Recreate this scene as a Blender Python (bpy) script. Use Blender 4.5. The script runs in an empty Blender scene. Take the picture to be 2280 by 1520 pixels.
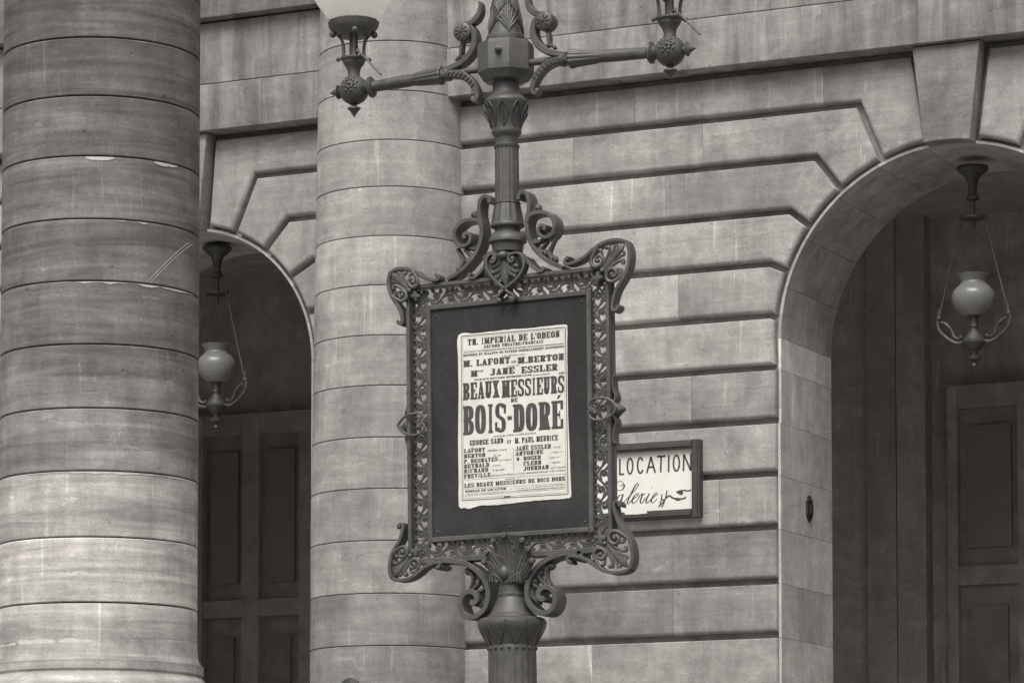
import bpy, math, random
from mathutils import Vector, Matrix
random.seed(7)
SC = bpy.context.scene
COL = SC.collection
R_ = math.radians
PI = math.pi

# ------------------------------------------------------------------ camera
F = 8000.0; CXP = 1140.0; YH = 2080.0; TILT = R_(4); YAW = R_(25.7)      # photograph is 2280 x 1520
CYP = YH - F*math.tan(TILT)
CAM = Vector((12.664, -24.2, 1.6))
cd = bpy.data.cameras.new('camera'); cam = bpy.data.objects.new('camera', cd); COL.objects.link(cam)
cam.location = CAM; cam.rotation_euler = (PI/2 + TILT, 0, YAW)
cd.sensor_fit = 'HORIZONTAL'; cd.sensor_width = 36; cd.lens = 36*F/2280
cd.shift_y = (CYP - 760)/2280; cd.clip_end = 500; cd.clip_start = .5
SC.camera = cam
# ------------------------------------------------------------------ sky, sun, exposure
SUN_EL = R_(56); SUN_AZ = R_(170)          # compass direction of the light, clockwise from +Y
w = bpy.data.worlds.new('World'); SC.world = w; w.use_nodes = True
nt = w.node_tree; nt.nodes.clear()
sky = nt.nodes.new('ShaderNodeTexSky'); sky.sky_type = 'NISHITA'; sky.sun_disc = False
sky.sun_elevation = SUN_EL; sky.sun_rotation = SUN_AZ; sky.air_density = 1.6; sky.dust_density = 6
hs = nt.nodes.new('ShaderNodeHueSaturation'); hs.inputs['Saturation'].default_value = 0.0   # monochrome print
mx = nt.nodes.new('ShaderNodeMix'); mx.data_type = 'RGBA'; mx.blend_type = 'MULTIPLY'; mx.inputs[0].default_value = 1
mx.inputs[7].default_value = (1.0, .992, .975, 1)
bg = nt.nodes.new('ShaderNodeBackground'); bg.inputs['Strength'].default_value = .07
wo = nt.nodes.new('ShaderNodeOutputWorld')
nt.links.new(sky.outputs[0], hs.inputs['Color']); nt.links.new(hs.outputs[0], mx.inputs[6])
nt.links.new(mx.outputs[2], bg.inputs[0]); nt.links.new(bg.outputs[0], wo.inputs[0])
sd = bpy.data.lights.new('sun', 'SUN'); sd.energy = 1.4; sd.angle = R_(45); sd.color = (1, .985, .955)
sun = bpy.data.objects.new('sun', sd); COL.objects.link(sun)
sdir = Vector((math.sin(SUN_AZ)*math.cos(SUN_EL), math.cos(SUN_AZ)*math.cos(SUN_EL), math.sin(SUN_EL)))
sun.rotation_euler = sdir.to_track_quat('Z', 'Y').to_euler(); sun.location = (0, -20, 30)
SC.view_settings.view_transform = 'Standard'; SC.view_settings.look = 'None'
SC.view_settings.exposure = .92; SC.view_settings.gamma = 1

# ------------------------------------------------------------------ picture point -> point on a plane of the place
RV = Vector((math.cos(YAW), math.sin(YAW), 0)); FH = Vector((-math.sin(YAW), math.cos(YAW), 0)); UP = Vector((0, 0, 1))
FW = FH*math.cos(TILT) + UP*math.sin(TILT); UV = UP*math.cos(TILT) - FH*math.sin(TILT)
def at(x, y, Y):
    r = FW + RV*((x - CXP)/F) + UV*((CYP - y)/F)
    return CAM + r*((Y - CAM.y)/r.y)

# ------------------------------------------------------------------ mesh helpers
def spline(pts, n=6, closed=False):
    P = [Vector(p) for p in pts]; out = []
    m = len(P); rng = range(m if closed else m-1)
    for i in rng:
        if closed: p0, p1, p2, p3 = P[(i-1) % m], P[i], P[(i+1) % m], P[(i+2) % m]
        else: p0, p1, p2, p3 = P[max(i-1, 0)], P[i], P[i+1], P[min(i+2, m-1)]
        for k in range(n):
            t = k/n
            out.append(.5*((2*p1) + (p2-p0)*t + (2*p0-5*p1+4*p2-p3)*t*t + (3*p1-p0-3*p2+p3)*t**3))
    if not closed: out.append(P[-1])
    return out
def lerpl(v, t):
    if not isinstance(v, (list, tuple)): return v
    f = t*(len(v)-1); i = min(int(f), len(v)-2); return v[i] + (v[i+1]-v[i])*(f-i)
class MB:
    def __init__(s): s.v = []; s.f = []
    def add(s, vs, fs):
        b = len(s.v); s.v += [tuple(v) for v in vs]; s.f += [tuple(i+b for i in f) for f in fs]; return s
    def box(s, a, b):
        (x0, y0, z0), (x1, y1, z1) = a, b
        return s.add([(x0,y0,z0),(x1,y0,z0),(x1,y1,z0),(x0,y1,z0),(x0,y0,z1),(x1,y0,z1),(x1,y1,z1),(x0,y1,z1)],
                     [(0,3,2,1),(4,5,6,7),(0,1,5,4),(1,2,6,5),(2,3,7,6),(3,0,4,7)])
    def lathe(s, prof, n=32, org=(0,0,0), axis=(0,0,1), flute=None, sx=1, sy=1, a0=0):
        """prof: (radius, height); flute(h, angle) multiplies the radius"""
        q = Vector((0,0,1)).rotation_difference(Vector(axis)); o = Vector(org); vs = []; fs = []
        for r, h in prof:
            for k in range(n):
                a = 2*PI*k/n + a0; rr = r*(flute(h, a) if flute else 1)
                vs.append(o + q @ Vector((rr*math.cos(a)*sx, rr*math.sin(a)*sy, h)))
        m = len(prof)
        for i in range(m-1):
            for k in range(n):
                k2 = (k+1) % n; fs.append((i*n+k, i*n+k2, (i+1)*n+k2, (i+1)*n+k))
        fs.append(tuple(range(n-1, -1, -1))); fs.append(tuple((m-1)*n+k for k in range(n)))
        return s.add(vs, fs)
    def sweep(s, pts, sec, cap=True):
        """pts: (x, z[, y]) in the ornament plane; sec(t) -> list of (n, y) offsets"""
        P = [(p[0], p[1], p[2] if len(p) > 2 else 0) for p in pts]; m = len(P); vs = []; fs = []; n = None
        for i in range(m):
            a = P[max(i-1, 0)]; b = P[min(i+1, m-1)]
            tx, tz = b[0]-a[0], b[1]-a[1]; L = math.hypot(tx, tz) or 1e-9
            nx, nz = -tz/L, tx/L
            S = sec(i/(m-1)); n = len(S)
            for u, y in S: vs.append((P[i][0]+nx*u, P[i][2]+y, P[i][1]+nz*u))
        for i in range(m-1):
            for k in range(n):
                k2 = (k+1) % n; fs.append((i*n+k, i*n+k2, (i+1)*n+k2, (i+1)*n+k))
        if cap: fs.append(tuple(range(n-1, -1, -1))); fs.append(tuple((m-1)*n+k for k in range(n)))
        return s.add(vs, fs)
    def tube(s, pts, r, flat=1.0, n=8):
        return s.sweep(pts, lambda t: [(lerpl(r, t)*math.cos(2*PI*k/n), -lerpl(r, t)*flat*math.sin(2*PI*k/n)) for k in range(n)])
    def strap(s, pts, wd, y0, y1, b=.25):
        """flat iron band of in-plane width wd between depths y0 (front) and y1"""
        def sec(t):
            h = lerpl(wd, t)/2; c = h*b
            return [(h, y1), (h, y0+c), (h-c, y0), (-h+c, y0), (-h, y0+c), (-h, y1)]
        return s.sweep(pts, sec)
    def ball(s, c, r, n=12, m=8, sz=1):
        return s.lathe([(max(1e-4, r*math.sin(PI*i/m)), -r*sz*math.cos(PI*i/m)) for i in range(m+1)], n, c)
    def plate(s, poly, y0, y1):
        n = len(poly); vs = [(x, y0, z) for x, z in poly] + [(x, y1, z) for x, z in poly]
        fs = [tuple(range(n)), tuple(range(2*n-1, n-1, -1))] + [(i, i+n, (i+1) % n+n, (i+1) % n) for i in range(n)]
        return s.add(vs, fs)
    def xform(s, fn): s.v = [tuple(fn(Vector(v))) for v in s.v]; return s
    def mirror(s): s.v = [(-x, y, z) for x, y, z in s.v]; s.f = [tuple(reversed(f)) for f in s.f]; return s
    def build(s, name, mat, parent=None, smooth=35, col=None):
        me = bpy.data.meshes.new(name); me.from_pydata(s.v, [], s.f); me.update()
        import bmesh
        bm = bmesh.new(); bm.from_mesh(me); bmesh.ops.recalc_face_normals(bm, faces=bm.faces); bm.to_mesh(me); bm.free()
        if smooth:
            me.polygons.foreach_set('use_smooth', [True]*len(me.polygons)); me.set_sharp_from_angle(angle=R_(smooth))
        me.materials.append(mat)
        o = bpy.data.objects.new(name, me); COL.objects.link(o)
        if parent: o.parent = parent
        if col is not None: o.color = (col, col, col, 1)
        return o
def empty(name, loc=(0,0,0)):
    o = bpy.data.objects.new(name, None); COL.objects.link(o); o.location = loc; o.empty_display_size = .2; return o
def tag(o, label, cat, group=None):
    o['label'] = label; o['category'] = cat
    if group: o['group'] = group
    return o
def structure(o): o['kind'] = 'structure'; return o

# ------------------------------------------------------------------ materials
TINT = (1.045, .995, .945)
class Nodes:
    def __init__(s, name):
        s.m = bpy.data.materials.new(name); s.m.use_nodes = True; s.t = s.m.node_tree; s.n = s.t.nodes; s.n.clear()
        s.out = s.n.new('ShaderNodeOutputMaterial'); s.b = s.n.new('ShaderNodeBsdfPrincipled'); s.lk(s.b.outputs[0], s.out.inputs[0])
        s.tc = s.n.new('ShaderNodeTexCoord'); s.oi = s.n.new('ShaderNodeObjectInfo')
    def lk(s, a, b): s.t.links.new(a, b)
    def vec(s, scale=(1,1,1), rnd=0.0):
        mp = s.n.new('ShaderNodeMapping'); mp.inputs['Scale'].default_value = scale; s.lk(s.tc.outputs['Object'], mp.inputs['Vector'])
        if rnd:
            k = s.math('MULTIPLY', s.oi.outputs['Random'], rnd); c = s.n.new('ShaderNodeCombineXYZ')
            for i in range(3): s.lk(k, c.inputs[i])
            s.lk(c.outputs[0], mp.inputs['Location'])
        return mp.outputs[0]
    def math(s, op, a, b=None):
        n = s.n.new('ShaderNodeMath'); n.operation = op
        for i, v in enumerate((a, b)):
            if v is None: continue
            if isinstance(v, (int, float)): n.inputs[i].default_value = v
            else: s.lk(v, n.inputs[i])
        return n.outputs[0]
    def noise(s, v, scale=1, detail=5, rough=.55, dist=0):
        n = s.n.new('ShaderNodeTexNoise'); s.lk(v, n.inputs['Vector']); n.inputs['Scale'].default_value = scale
        n.inputs['Detail'].default_value = detail; n.inputs['Roughness'].default_value = rough; n.inputs['Distortion'].default_value = dist
        return n.outputs['Fac']
    def rng(s, v, a, b, c, d):
        n = s.n.new('ShaderNodeMapRange'); s.lk(v, n.inputs[0])
        for i, x in enumerate((a, b, c, d)): n.inputs[i+1].default_value = x
        return n.outputs[0]
    def mul(s, *a):
        r = a[0]
        for x in a[1:]: r = s.math('MULTIPLY', r, x)
        return r
    def grey(s, val, tint=TINT):
        c = s.n.new('ShaderNodeCombineColor')
        for i in range(3): s.lk(s.math('MULTIPLY', val, tint[i]), c.inputs[i])
        s.lk(c.outputs[0], s.b.inputs['Base Color'])
    def bump(s, h, strength=.3, dist=.01):
        n = s.n.new('ShaderNodeBump'); n.inputs['Strength'].default_value = strength; n.inputs['Distance'].default_value = dist
        s.lk(h, n.inputs['Height']); s.lk(n.outputs[0], s.b.inputs['Normal'])

def stone(name, base, strata=.25, stain=.35, streak=.2, light=.35, rnd=20.0, seed=0, tint=TINT):
    N = Nodes(name)
    v1 = N.vec((1,1,1), rnd); vs = N.vec((.6,.6,8), rnd); vv = N.vec((5,5,.5), rnd*.3); vf = N.vec((1,1,1))
    big = N.noise(v1, 1.1+seed*.1, 4, .65, .6); mid = N.noise(v1, 7, 6, .72, .3); st = N.noise(vs, 1.5, 4, .6, .9)
    sk = N.noise(vv, 1.1, 4, .65, .8); sp = N.noise(vf, 85, 2, .7); pit = N.noise(N.vec((1,1,1), rnd), 31, 2, .5)
    scr = N.noise(N.vec((22,22,1.1), rnd), 1.0, 2, .55, .7); lt = N.noise(N.vec((1.3,1.3,4), rnd*1.7), 1.7, 7, .74, .4); dk = N.noise(N.vec((1,1,1.6), rnd*2.3), 3.1, 6, .7, .5)
    per = N.rng(N.oi.outputs['Random'], 0, 1, .92, 1.07)
    val = N.mul(N.rng(big, .3, .7, 1-stain*.8, 1+stain*.5), N.rng(mid, .28, .72, .80, 1.18), N.rng(st, .3, .7, 1-strata*.6, 1+strata*.5),
                N.rng(sk, .35, .7, 1-streak*.6, 1+streak*.4), N.rng(sp, .25, .75, .82, 1.16), N.rng(pit, .24, .28, .60, 1.0), per)
    val = N.mul(val, N.rng(scr, .67, .71, 1.0, 1.30), N.rng(lt, .60, .70, 1.0, 1+light), N.rng(dk, .60, .72, 1.0, .80))
    vo = N.n.new('ShaderNodeTexVoronoi'); vo.feature = 'DISTANCE_TO_EDGE'; vo.inputs['Scale'].default_value = 3.4
    wv = N.n.new('ShaderNodeVectorMath'); wv.operation = 'ADD'; N.lk(N.vec((1,1,.55), rnd), wv.inputs[0])
    nv = N.n.new('ShaderNodeTexNoise'); nv.inputs['Scale'].default_value = 5; nv.inputs['Detail'].default_value = 2; N.lk(v1, nv.inputs['Vector']); N.lk(nv.outputs['Color'], wv.inputs[1]); N.lk(wv.outputs[0], vo.inputs['Vector'])
    line = N.mul(N.rng(vo.outputs['Distance'], .004, .014, 1.0, 0.0), N.rng(mid, .56, .62, 0.0, 1.0))
    val = N.mul(val, N.math('ADD', 1.0, N.math('MULTIPLY', line, .38)))
    sep = N.n.new('ShaderNodeSeparateColor'); N.lk(N.oi.outputs['Color'], sep.inputs[0])
    val = N.mul(val, sep.outputs[0], base)
    N.grey(val, tint)
    N.b.inputs['Roughness'].default_value = .88; N.b.inputs['Specular IOR Level'].default_value = .25
    h = N.math('ADD', N.math('ADD', N.math('MULTIPLY', mid, .8), N.math('MULTIPLY', sp, .22)), N.math('MULTIPLY', N.rng(pit, .24, .36, 0, 1), .35))
    h = N.math('ADD', h, N.math('MULTIPLY', st, .5))
    N.bump(h, .45, .010)
    return N.m
def plain(name, base, rough=.6, mott=.25, scale=14, spec=.4, bump=.15, tint=TINT, rnd=3.0, bd=.004):
    N = Nodes(name); v = N.vec((1,1,1), rnd)
    a = N.noise(v, scale, 6, .6); b = N.noise(v, scale*.2, 4, .6, .5); c = N.noise(v, scale*14, 2, .5)
    val = N.mul(N.rng(a, .3, .7, 1-mott, 1+mott), N.rng(b, .3, .7, 1-mott, 1+mott), N.rng(c, .3, .7, 1-mott*.5, 1+mott*.5))
    sep = N.n.new('ShaderNodeSeparateColor'); N.lk(N.oi.outputs['Color'], sep.inputs[0])
    N.grey(N.mul(val, sep.outputs[0], base), tint)
    N.b.inputs['Specular IOR Level'].default_value = spec
    N.lk(N.rng(a, .3, .7, max(0, rough-.12), min(1, rough+.12)), N.b.inputs['Roughness'])
    if bump: N.bump(N.math('ADD', a, N.math('MULTIPLY', c, .4)), bump, bd)
    return N.m
M_WALL = stone('facade limestone', .395, .20, .50, .24, .42)
M_BAND = stone('rain streaked limestone', .40, .12, .40, .62, .35, seed=6)
M_COLW = stone('engaged column limestone', .38, .22, .42, .26, .34, seed=2)
M_COLP = stone('portico column limestone', .39, .66, .36, .24, .60, seed=4)
M_REV = stone('arch reveal limestone', .40, .08, .30, .3, .2, seed=3)
M_GAL = stone('gallery plaster', .52, .08, .3, .2, .1, seed=5, tint=(1.10, .98, .92))
M_IRON = plain('painted cast iron', .072, .48, .20, 22, .5, .3)
M_BOARD = plain('dark painted board', .026, .55, .42, 3, .4, .25)
M_PAPER = plain('bill paper', .66, .9, .07, 20, .1, .2, (1.0, .985, .90))
M_INK = plain('printing ink', .075, .8, .15, 60, .15, 0, (1.04, 1.0, .95))
M_SIGN = plain('white sign paint', .72, .45, .04, 6, .4, .05, (1.0, .985, .91))
M_SIGNINK = plain('black sign paint', .06, .6, .15, 40, .3, 0)
M_WOODF = plain('dark sign moulding', .055, .55, .2, 12, .35, .2)
M_WOOD = plain('dark door timber', .33, .6, .2, 6, .3, .2, (1.12, .99, .92))
M_GLASSD = plain('dusty window glass', .27, .5, .1, 3, .5, .05)
M_OPAL = plain('opal glass', .78, .3, .05, 8, .5, .03, (1.0, .985, .93))
M_GLOBE = plain('translucent opal glass', .92, .3, .03, 8, .5, .03, (1.0, .99, .965))
_n = M_GLOBE.node_tree; _b = [x for x in _n.nodes if x.type == 'BSDF_PRINCIPLED'][0]; _o = [x for x in _n.nodes if x.type == 'OUTPUT_MATERIAL'][0]
_t = _n.nodes.new('ShaderNodeBsdfTranslucent'); _t.inputs[0].default_value = (.98, .975, .95, 1); _m = _n.nodes.new('ShaderNodeMixShader'); _m.inputs[0].default_value = .6
_n.links.new(_b.outputs[0], _m.inputs[1]); _n.links.new(_t.outputs[0], _m.inputs[2]); _n.links.new(_m.outputs[0], _o.inputs[0])
M_MORTAR = plain('pale mortar', .72, .9, .1, 30, .1, .4)
M_GROUND = stone('paving stone', .13, .05, .3, .05, .1, rnd=0)
M_PIER = stone('podium limestone', .38, .2, .3, .2, .2)

# ------------------------------------------------------------------ setting
g = MB(); g.add([(-150,-150,0),(150,-150,0),(150,150,0),(-150,150,0)], [(0,1,2,3)])
structure(g.build('ground', M_GROUND, smooth=0))
PODZ = 2.62
pod = MB(); pod.box((-9, -8.3, -.05), (3.4, .6, PODZ))
structure(pod.build('podium', M_PIER, smooth=0))
st = MB()
for i in range(8): st.box((3.38, -2.6, -.05), (3.4+.34*(8-i), .58, .33*(i+1) - .02))
structure(st.build('steps', M_PIER, smooth=0))
pod2 = MB(); pod2.box((3.41, -.62, -.05), (12, .62, 2.5)); structure(pod2.build('terrace', M_PIER, smooth=0))

# ------------------------------------------------------------------ theatre facade
fac = empty('theatre_facade', (0, 0, 0))
tag(fac, 'pale rusticated stone theatre facade with two dark round arches', 'building')
ZL = [2.585, 2.97, 3.355, 3.745, 4.135, 4.53, 4.92, 5.306, 5.697, 6.077, 6.456, 6.83, 7.205, 7.562]     # course lines
ZA = 7.93                                                                              # underside of the string course
AR = dict(cx=4.495, cz=5.93, R=1.302); AL = dict(cx=-1.8226, cz=6.02, R=1.12)
RT = .02                                                                                # thickness of reveal lining
TOPZ = 12.0; CO = .03; X0, X1 = -13.0, 16.0; BACK = 1.03
def wall_core():
    m = MB(); xs = []
    def quad(xa, za0, za1, xb, zb0, zb1):
        m.add([(xa,CO,za0),(xb,CO,zb0),(xb,CO,zb1),(xa,CO,za1),(xa,BACK,za0),(xb,BACK,zb0),(xb,BACK,zb1),(xa,BACK,za1)],
              [(0,1,2,3),(7,6,5,4),(0,4,5,1)])
    prev = X0
    for a in (dict(cx=-8.1, cz=6.0, R=1.2), AL, AR, dict(cx=10.8, cz=5.93, R=1.3)):  # outer two openings are out of view, added to let light into the gallery
        r = a['R'] + RT; xl = a['cx']-r; xr = a['cx']+r
        quad(prev, 2.4, TOPZ, xl, 2.4, TOPZ)
        n = 48; P = [(a['cx'] - r*math.cos(PI*k/n), a['cz'] + r*math.sin(PI*k/n)) for k in range(n+1)]
        for k in range(n): quad(P[k][0], P[k][1], TOPZ, P[k+1][0], P[k+1][1], TOPZ)
        for x in (xl, xr): m.add([(x,CO,2.4),(x,BACK,2.4),(x,BACK,a['cz']),(x,CO,a['cz'])], [(0,1,2,3)])
        prev = xr
    quad(prev, 2.4, TOPZ, X1, 2.4, TOPZ)
    return m
core = wall_core().build('wall', M_WALL, fac, smooth=0, col=.82)

def inset_lines(E, D):
    """E: edges (p, q) in order; every edge moved inward by D -> corner points"""
    n = len(E); out = []
    for i in range(n):
        a0, a1 = E[i-1]; b0, b1 = E[i]
        da = (a1-a0).normalized(); db = (b1-b0).normalized()
        na = Vector((-da.y, da.x)); nb = Vector((-db.y, db.x))
        pa = a1 + na*D[i-1]; pb = b0 + nb*D[i]
        cr = da.x*db.y - da.y*db.x
        if abs(cr) < .012: out.append((pa+pb)/2); continue
        t = ((pb.x-pa.x)*db.y - (pb.y-pa.y)*db.x)/cr
        out.append(pa + da*t)
    return out
def block(poly, kinds, name='stone_block', front=-.045, mat=M_WALL, col=1.0, r=.03):
    """counter-clockwise outline seen from the street; kinds per edge: b bottom groove, t top lip, a arch edge, j butt joint, g plain groove"""
    G = dict(b=.042, t=.003, a=.045, j=.0005, g=.022, k=.002, e=.02, u=.042, f=.0225); B = dict(b=.03, t=.008, a=.03, j=.0008, g=.014, k=.008, e=.012, u=.012, f=.014)
    n = len(poly); E = [(Vector(poly[i]), Vector(poly[(i+1) % n])) for i in range(n)]; K = list(kinds)
    assert len(K) == n
    while True:                                   # drop short edges that the joint width swallows
        P = inset_lines(E, [G[k]+B[k] for k in K]); n = len(E)
        bad = [i for i in range(n) if (P[(i+1) % n]-P[i]).dot(E[i][1]-E[i][0]) <= 1e-6]
        if not bad: break
        j = min(bad, key=lambda i: (E[i][1]-E[i][0]).length); E.pop(j); K.pop(j)
    P0 = inset_lines(E, [G[k] for k in K])
    rings = [(P0, CO+.002), (P0, front + r)]
    for s in range(1, 5):
        th = s/4*PI/2
        rings.append((inset_lines(E, [G[k]+B[k]*(1-math.cos(th)) for k in K]), front + r - r*math.sin(th)))
    vs = []; fs = []
    for P, y in rings: vs += [(p.x, y, p.y) for p in P]
    for i in range(len(rings)-1):
        for k in range(n): fs.append((i*n+k, i*n+(k+1) % n, (i+1)*n+(k+1) % n, (i+1)*n+k))
    fs.append(tuple((len(rings)-1)*n+k for k in range(n)))
    m = MB(); m.add(vs, fs)
    return m.build(name, mat, fac, smooth=28, col=col)
def rv(a=.88, b=1.1): return random.uniform(a, b)
# --- bay to the right of the engaged column
cR = [((3.798,7.562),(3.970,7.140)), ((3.470,7.205),(3.669,6.945)), ((3.269,6.830),(3.436,6.695)), ((3.116,6.456),(3.266,6.386)), ((3.114,6.077),(3.195,6.042))]
XL = .54
joints = {3:[1.35,2.35], 4:[1.9], 5:[.95,2.72], 6:[1.55], 7:[1.1,2.5], 8:[1.75], 9:[1.2,2.4], 10:[1.7], 11:[1.05,2.3], 12:[1.55,2.6], 13:[1.1,2.05,3.55], 2:[1.7], 1:[1.2,2.4], 0:[1.7]}
tone = {13:.86, 12:.88, 11:.98, 10:1.02, 9:1.02, 8:1.04, 7:.78, 6:.82, 5:.86, 4:.72, 3:.68, 2:.80, 1:.9, 0:.9}
def arc(a, p, q, n=7):
    t0 = math.atan2(p[1]-a['cz'], p[0]-a['cx']); t1 = math.atan2(q[1]-a['cz'], q[0]-a['cx'])
    return [(a['cx']+a['R']*math.cos(t0+(t1-t0)*k/n), a['cz']+a['R']*math.sin(t0+(t1-t0)*k/n)) for k in range(n+1)]
def snap(a, p):
    t = math.atan2(p[1]-a['cz'], p[0]-a['cx']); return (a['cx']+a['R']*math.cos(t), a['cz']+a['R']*math.sin(t))
JX = AR['cx'] - AR['R']
lower = {i: (ZL[i], None) for i in range(9)}
for i in range(14):
    zb = ZL[i]; zt = ZL[i+1] if i < 13 else ZA
    js = [XL] + joints[i]
    for k in range(len(js)-1):
        block([(js[k],zb),(js[k+1],zb),(js[k+1],zt),(js[k],zt)], ('bjt' if i < 13 else 'bju')+('e' if k == 0 else 'j'), col=tone[i]*rv(.94, 1.06))
    x = js[-1]; first = 'j'
    if i < 8:
        block([(x,zb),(JX,zb),(JX,zt),(x,zt)], 'bft'+first, col=tone[i]*rv(.95,1.05))
    elif i == 8:      # ends at the springing, top is the first crossette
        c, e = cR[4]; e = snap(AR, e)
        A = arc(AR, (JX, AR['cz']), e, 3)
        block([(x,zb),(JX,zb)] + A + [c, (x,zt)], 'ba' + 'a'*3 + 'tt' + first, col=tone[i])
    elif i < 13:
        cb, eb = cR[13-i]; ct, et = cR[12-i]; eb = snap(AR, eb); et = snap(AR, et)
        A = arc(AR, eb, et)
        block([(x,zb), cb] + A + [ct, (x,zt)], 'bb' + 'a'*7 + 'tt' + first, col=tone[i]*rv(.97,1.04))
    else:
        cb, eb = cR[0]; eb = snap(AR, eb); et = snap(AR, (4.35, 7.22))
        A = arc(AR, eb, et)
        block([(x,zb), cb] + A + [(4.235, ZA), (x, ZA)], 'bb' + 'a'*7 + 'g' + 'u' + 'j', col=.76)
# mirrored voussoirs right of the keystone
mirr = lambda p: (2*AR['cx'] + .02 - p[0], p[1])
XR = 7.2
for i in range(14):
    zb = ZL[i]; zt = ZL[i+1] if i < 13 else ZA
    if i < 8: block([(AR['cx']+AR['R'], zb), (XR, zb), (XR, zt), (AR['cx']+AR['R'], zt)], 'bjtf', col=rv())
    elif i == 8: block([(AR['cx']+AR['R'], zb), (XR, zb), (XR, zt), (AR['cx']+AR['R'], zt)], 'bjta', col=rv())
    elif i < 13:
        cb, eb = cR[13-i]; ct, et = cR[12-i]; eb = snap(AR, mirr(eb)); et = snap(AR, mirr(et)); A = arc(AR, et, eb)
        block([(XR, zb), (XR, zt), mirr(ct)] + A + [mirr(cb)], 'jtt' + 'a'*7 + 'bb', col=rv(.9,1.0))
    else:
        cb, eb = cR[0]; eb = snap(AR, mirr(eb)); et = snap(AR, (4.69, 7.22)); A = arc(AR, et, eb)
        block([(XR, zb), (XR, ZA), (4.785, ZA)] + A + [mirr(cb)], 'jug' + 'a'*7 + 'bb', col=.88)
# --- bay to the left of the engaged column
DZL = -.05
cL = [((-1.176,7.504),(-1.364,7.075)), ((-0.889,7.134),(-1.096,6.91)), ((-0.675,6.791),(-0.877,6.682)), ((-0.639,6.40),(-0.734,6.395))]
JL = AL['cx'] + AL['R']; XB = -.5
ZLL = [z + DZL for z in ZL]; ZLL[13], ZLL[12], ZLL[11], ZLL[10] = 7.504, 7.134, 6.791, 6.40
mirl = lambda p: (2*AL['cx'] - p[0], p[1])
for i in range(14):
    zb = ZLL[i]; zt = ZLL[i+1] if i < 13 else ZA + DZL
    if i < 9: block([(JL, zb), (XB, zb), (XB, zt), (JL, zt)], 'betf', col=rv(.9,1.0)); block([(-6.9, zb), (mirl((JL,0))[0], zb), (mirl((JL,0))[0], zt), (-6.9, zt)], 'bftj', col=rv(.9,1))
    elif i == 9:
        c, e = cL[3]; e = snap(AL, e); A = arc(AL, e, (JL, AL['cz']), 5)
        block([(XB, zb), (XB, zt), c] + A + [(JL, zb)], 'ett' + 'a'*5 + 'ab', col=.95)
    elif i < 13:
        cb, eb = cL[13-i]; ct, et = cL[12-i]; eb = snap(AL, eb); et = snap(AL, et); A = arc(AL, et, eb)
        block([(XB, zb), (XB, zt), ct] + A + [cb], 'ett' + 'a'*7 + 'bb', col=rv(.94,1.02))
        cb, eb, ct, et = mirl(cb), snap(AL, mirl(eb)), mirl(ct), snap(AL, mirl(et))
        block([(-6.9, zb), cb] + arc(AL, eb, et) + [ct, (-6.9, zt)], 'bb' + 'a'*7 + 'ttj', col=rv(.9,1))
    else:
        cb, eb = cL[0]; eb = snap(AL, eb); et = snap(AL, (-1.63, 7.12)); A = arc(AL, et, eb)
        block([(XB, zb), (XB, ZA+DZL), (-1.575, ZA+DZL)] + A + [cb], 'eug' + 'a'*7 + 'bb', col=.98)
        cb, eb, et = mirl(cb), snap(AL, mirl(eb)), snap(AL, mirl((-1.63, 7.12)))
        block([(-6.9, zb), cb] + arc(AL, eb, et) + [mirl((-1.575, ZA+DZL)), (-6.9, ZA+DZL)], 'bb' + 'a'*7 + 'guj', col=.95)
# keystones
def keystone(a, wt, wb, ztop, dx):
    cx = a['cx'] + dx; eb = snap(a, (cx-wb, a['cz']+a['R'])); et = snap(a, (cx+wb, a['cz']+a['R']))
    A = arc(a, eb, et, 6)
    block(A + [(cx+wt, ztop), (cx-wt, ztop)], 'k'*6 + 'kkk', 'keystone', -.15, M_WALL, .62, .014)
keystone(AR, .255, .176, ZA-.002, .02); keystone(AL, .255, .18, ZA+DZL-.002, 0)
# string course and the plain courses above it
def course(x0, x1, z0, z1, front, js, name, tn):
    xs = [x0] + js + [x1]
    for k in range(len(xs)-1):
        block([(xs[k],z0),(xs[k+1],z0),(xs[k+1],z1),(xs[k],z1)], 'kjkj', name, front, M_BAND, tn*rv(.94,1.05), .008)
course(.5, 9.0, ZA, 8.305, -.20, [2.3, 4.32, 6.3], 'string_course', .64)
course(.5, 9.0, 8.307, 8.81, -.19, [1.4, 3.2, 5.2, 7.1], 'plain_course', .74)
course(-6.9, -.45, ZA+DZL, 8.25, -.20, [-4.6, -1.05], 'string_course', .58)
course(-6.9, -.45, 8.252, 8.74, -.19, [-3.6, -1.9], 'plain_course', .62)
course(-6.9, -.4, 8.75, 9.2, -.29, [-4.2, -1.4], 'ledge_course', .45)
course(.4, 9.0, 8.82, 9.27, -.29, [2.9, 5.6], 'ledge_course', .6)
course(-6.9, 9.0, 9.28, 11.3, -.1, [-3.5, 1.5, 5], 'upper_wall_course', .8)
MB().box((-12.9, -1.1, 11.45), (15.9, .02, 11.8)).build('shading_cornice', M_WALL, fac, smooth=0, col=.8); MB().box((-12.9, -.55, 11.31), (15.9, .02, 11.445)).build('shading_cornice_bed', M_WALL, fac, smooth=0, col=.8)  # unseen overhang, added to shade the wall courses below
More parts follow.
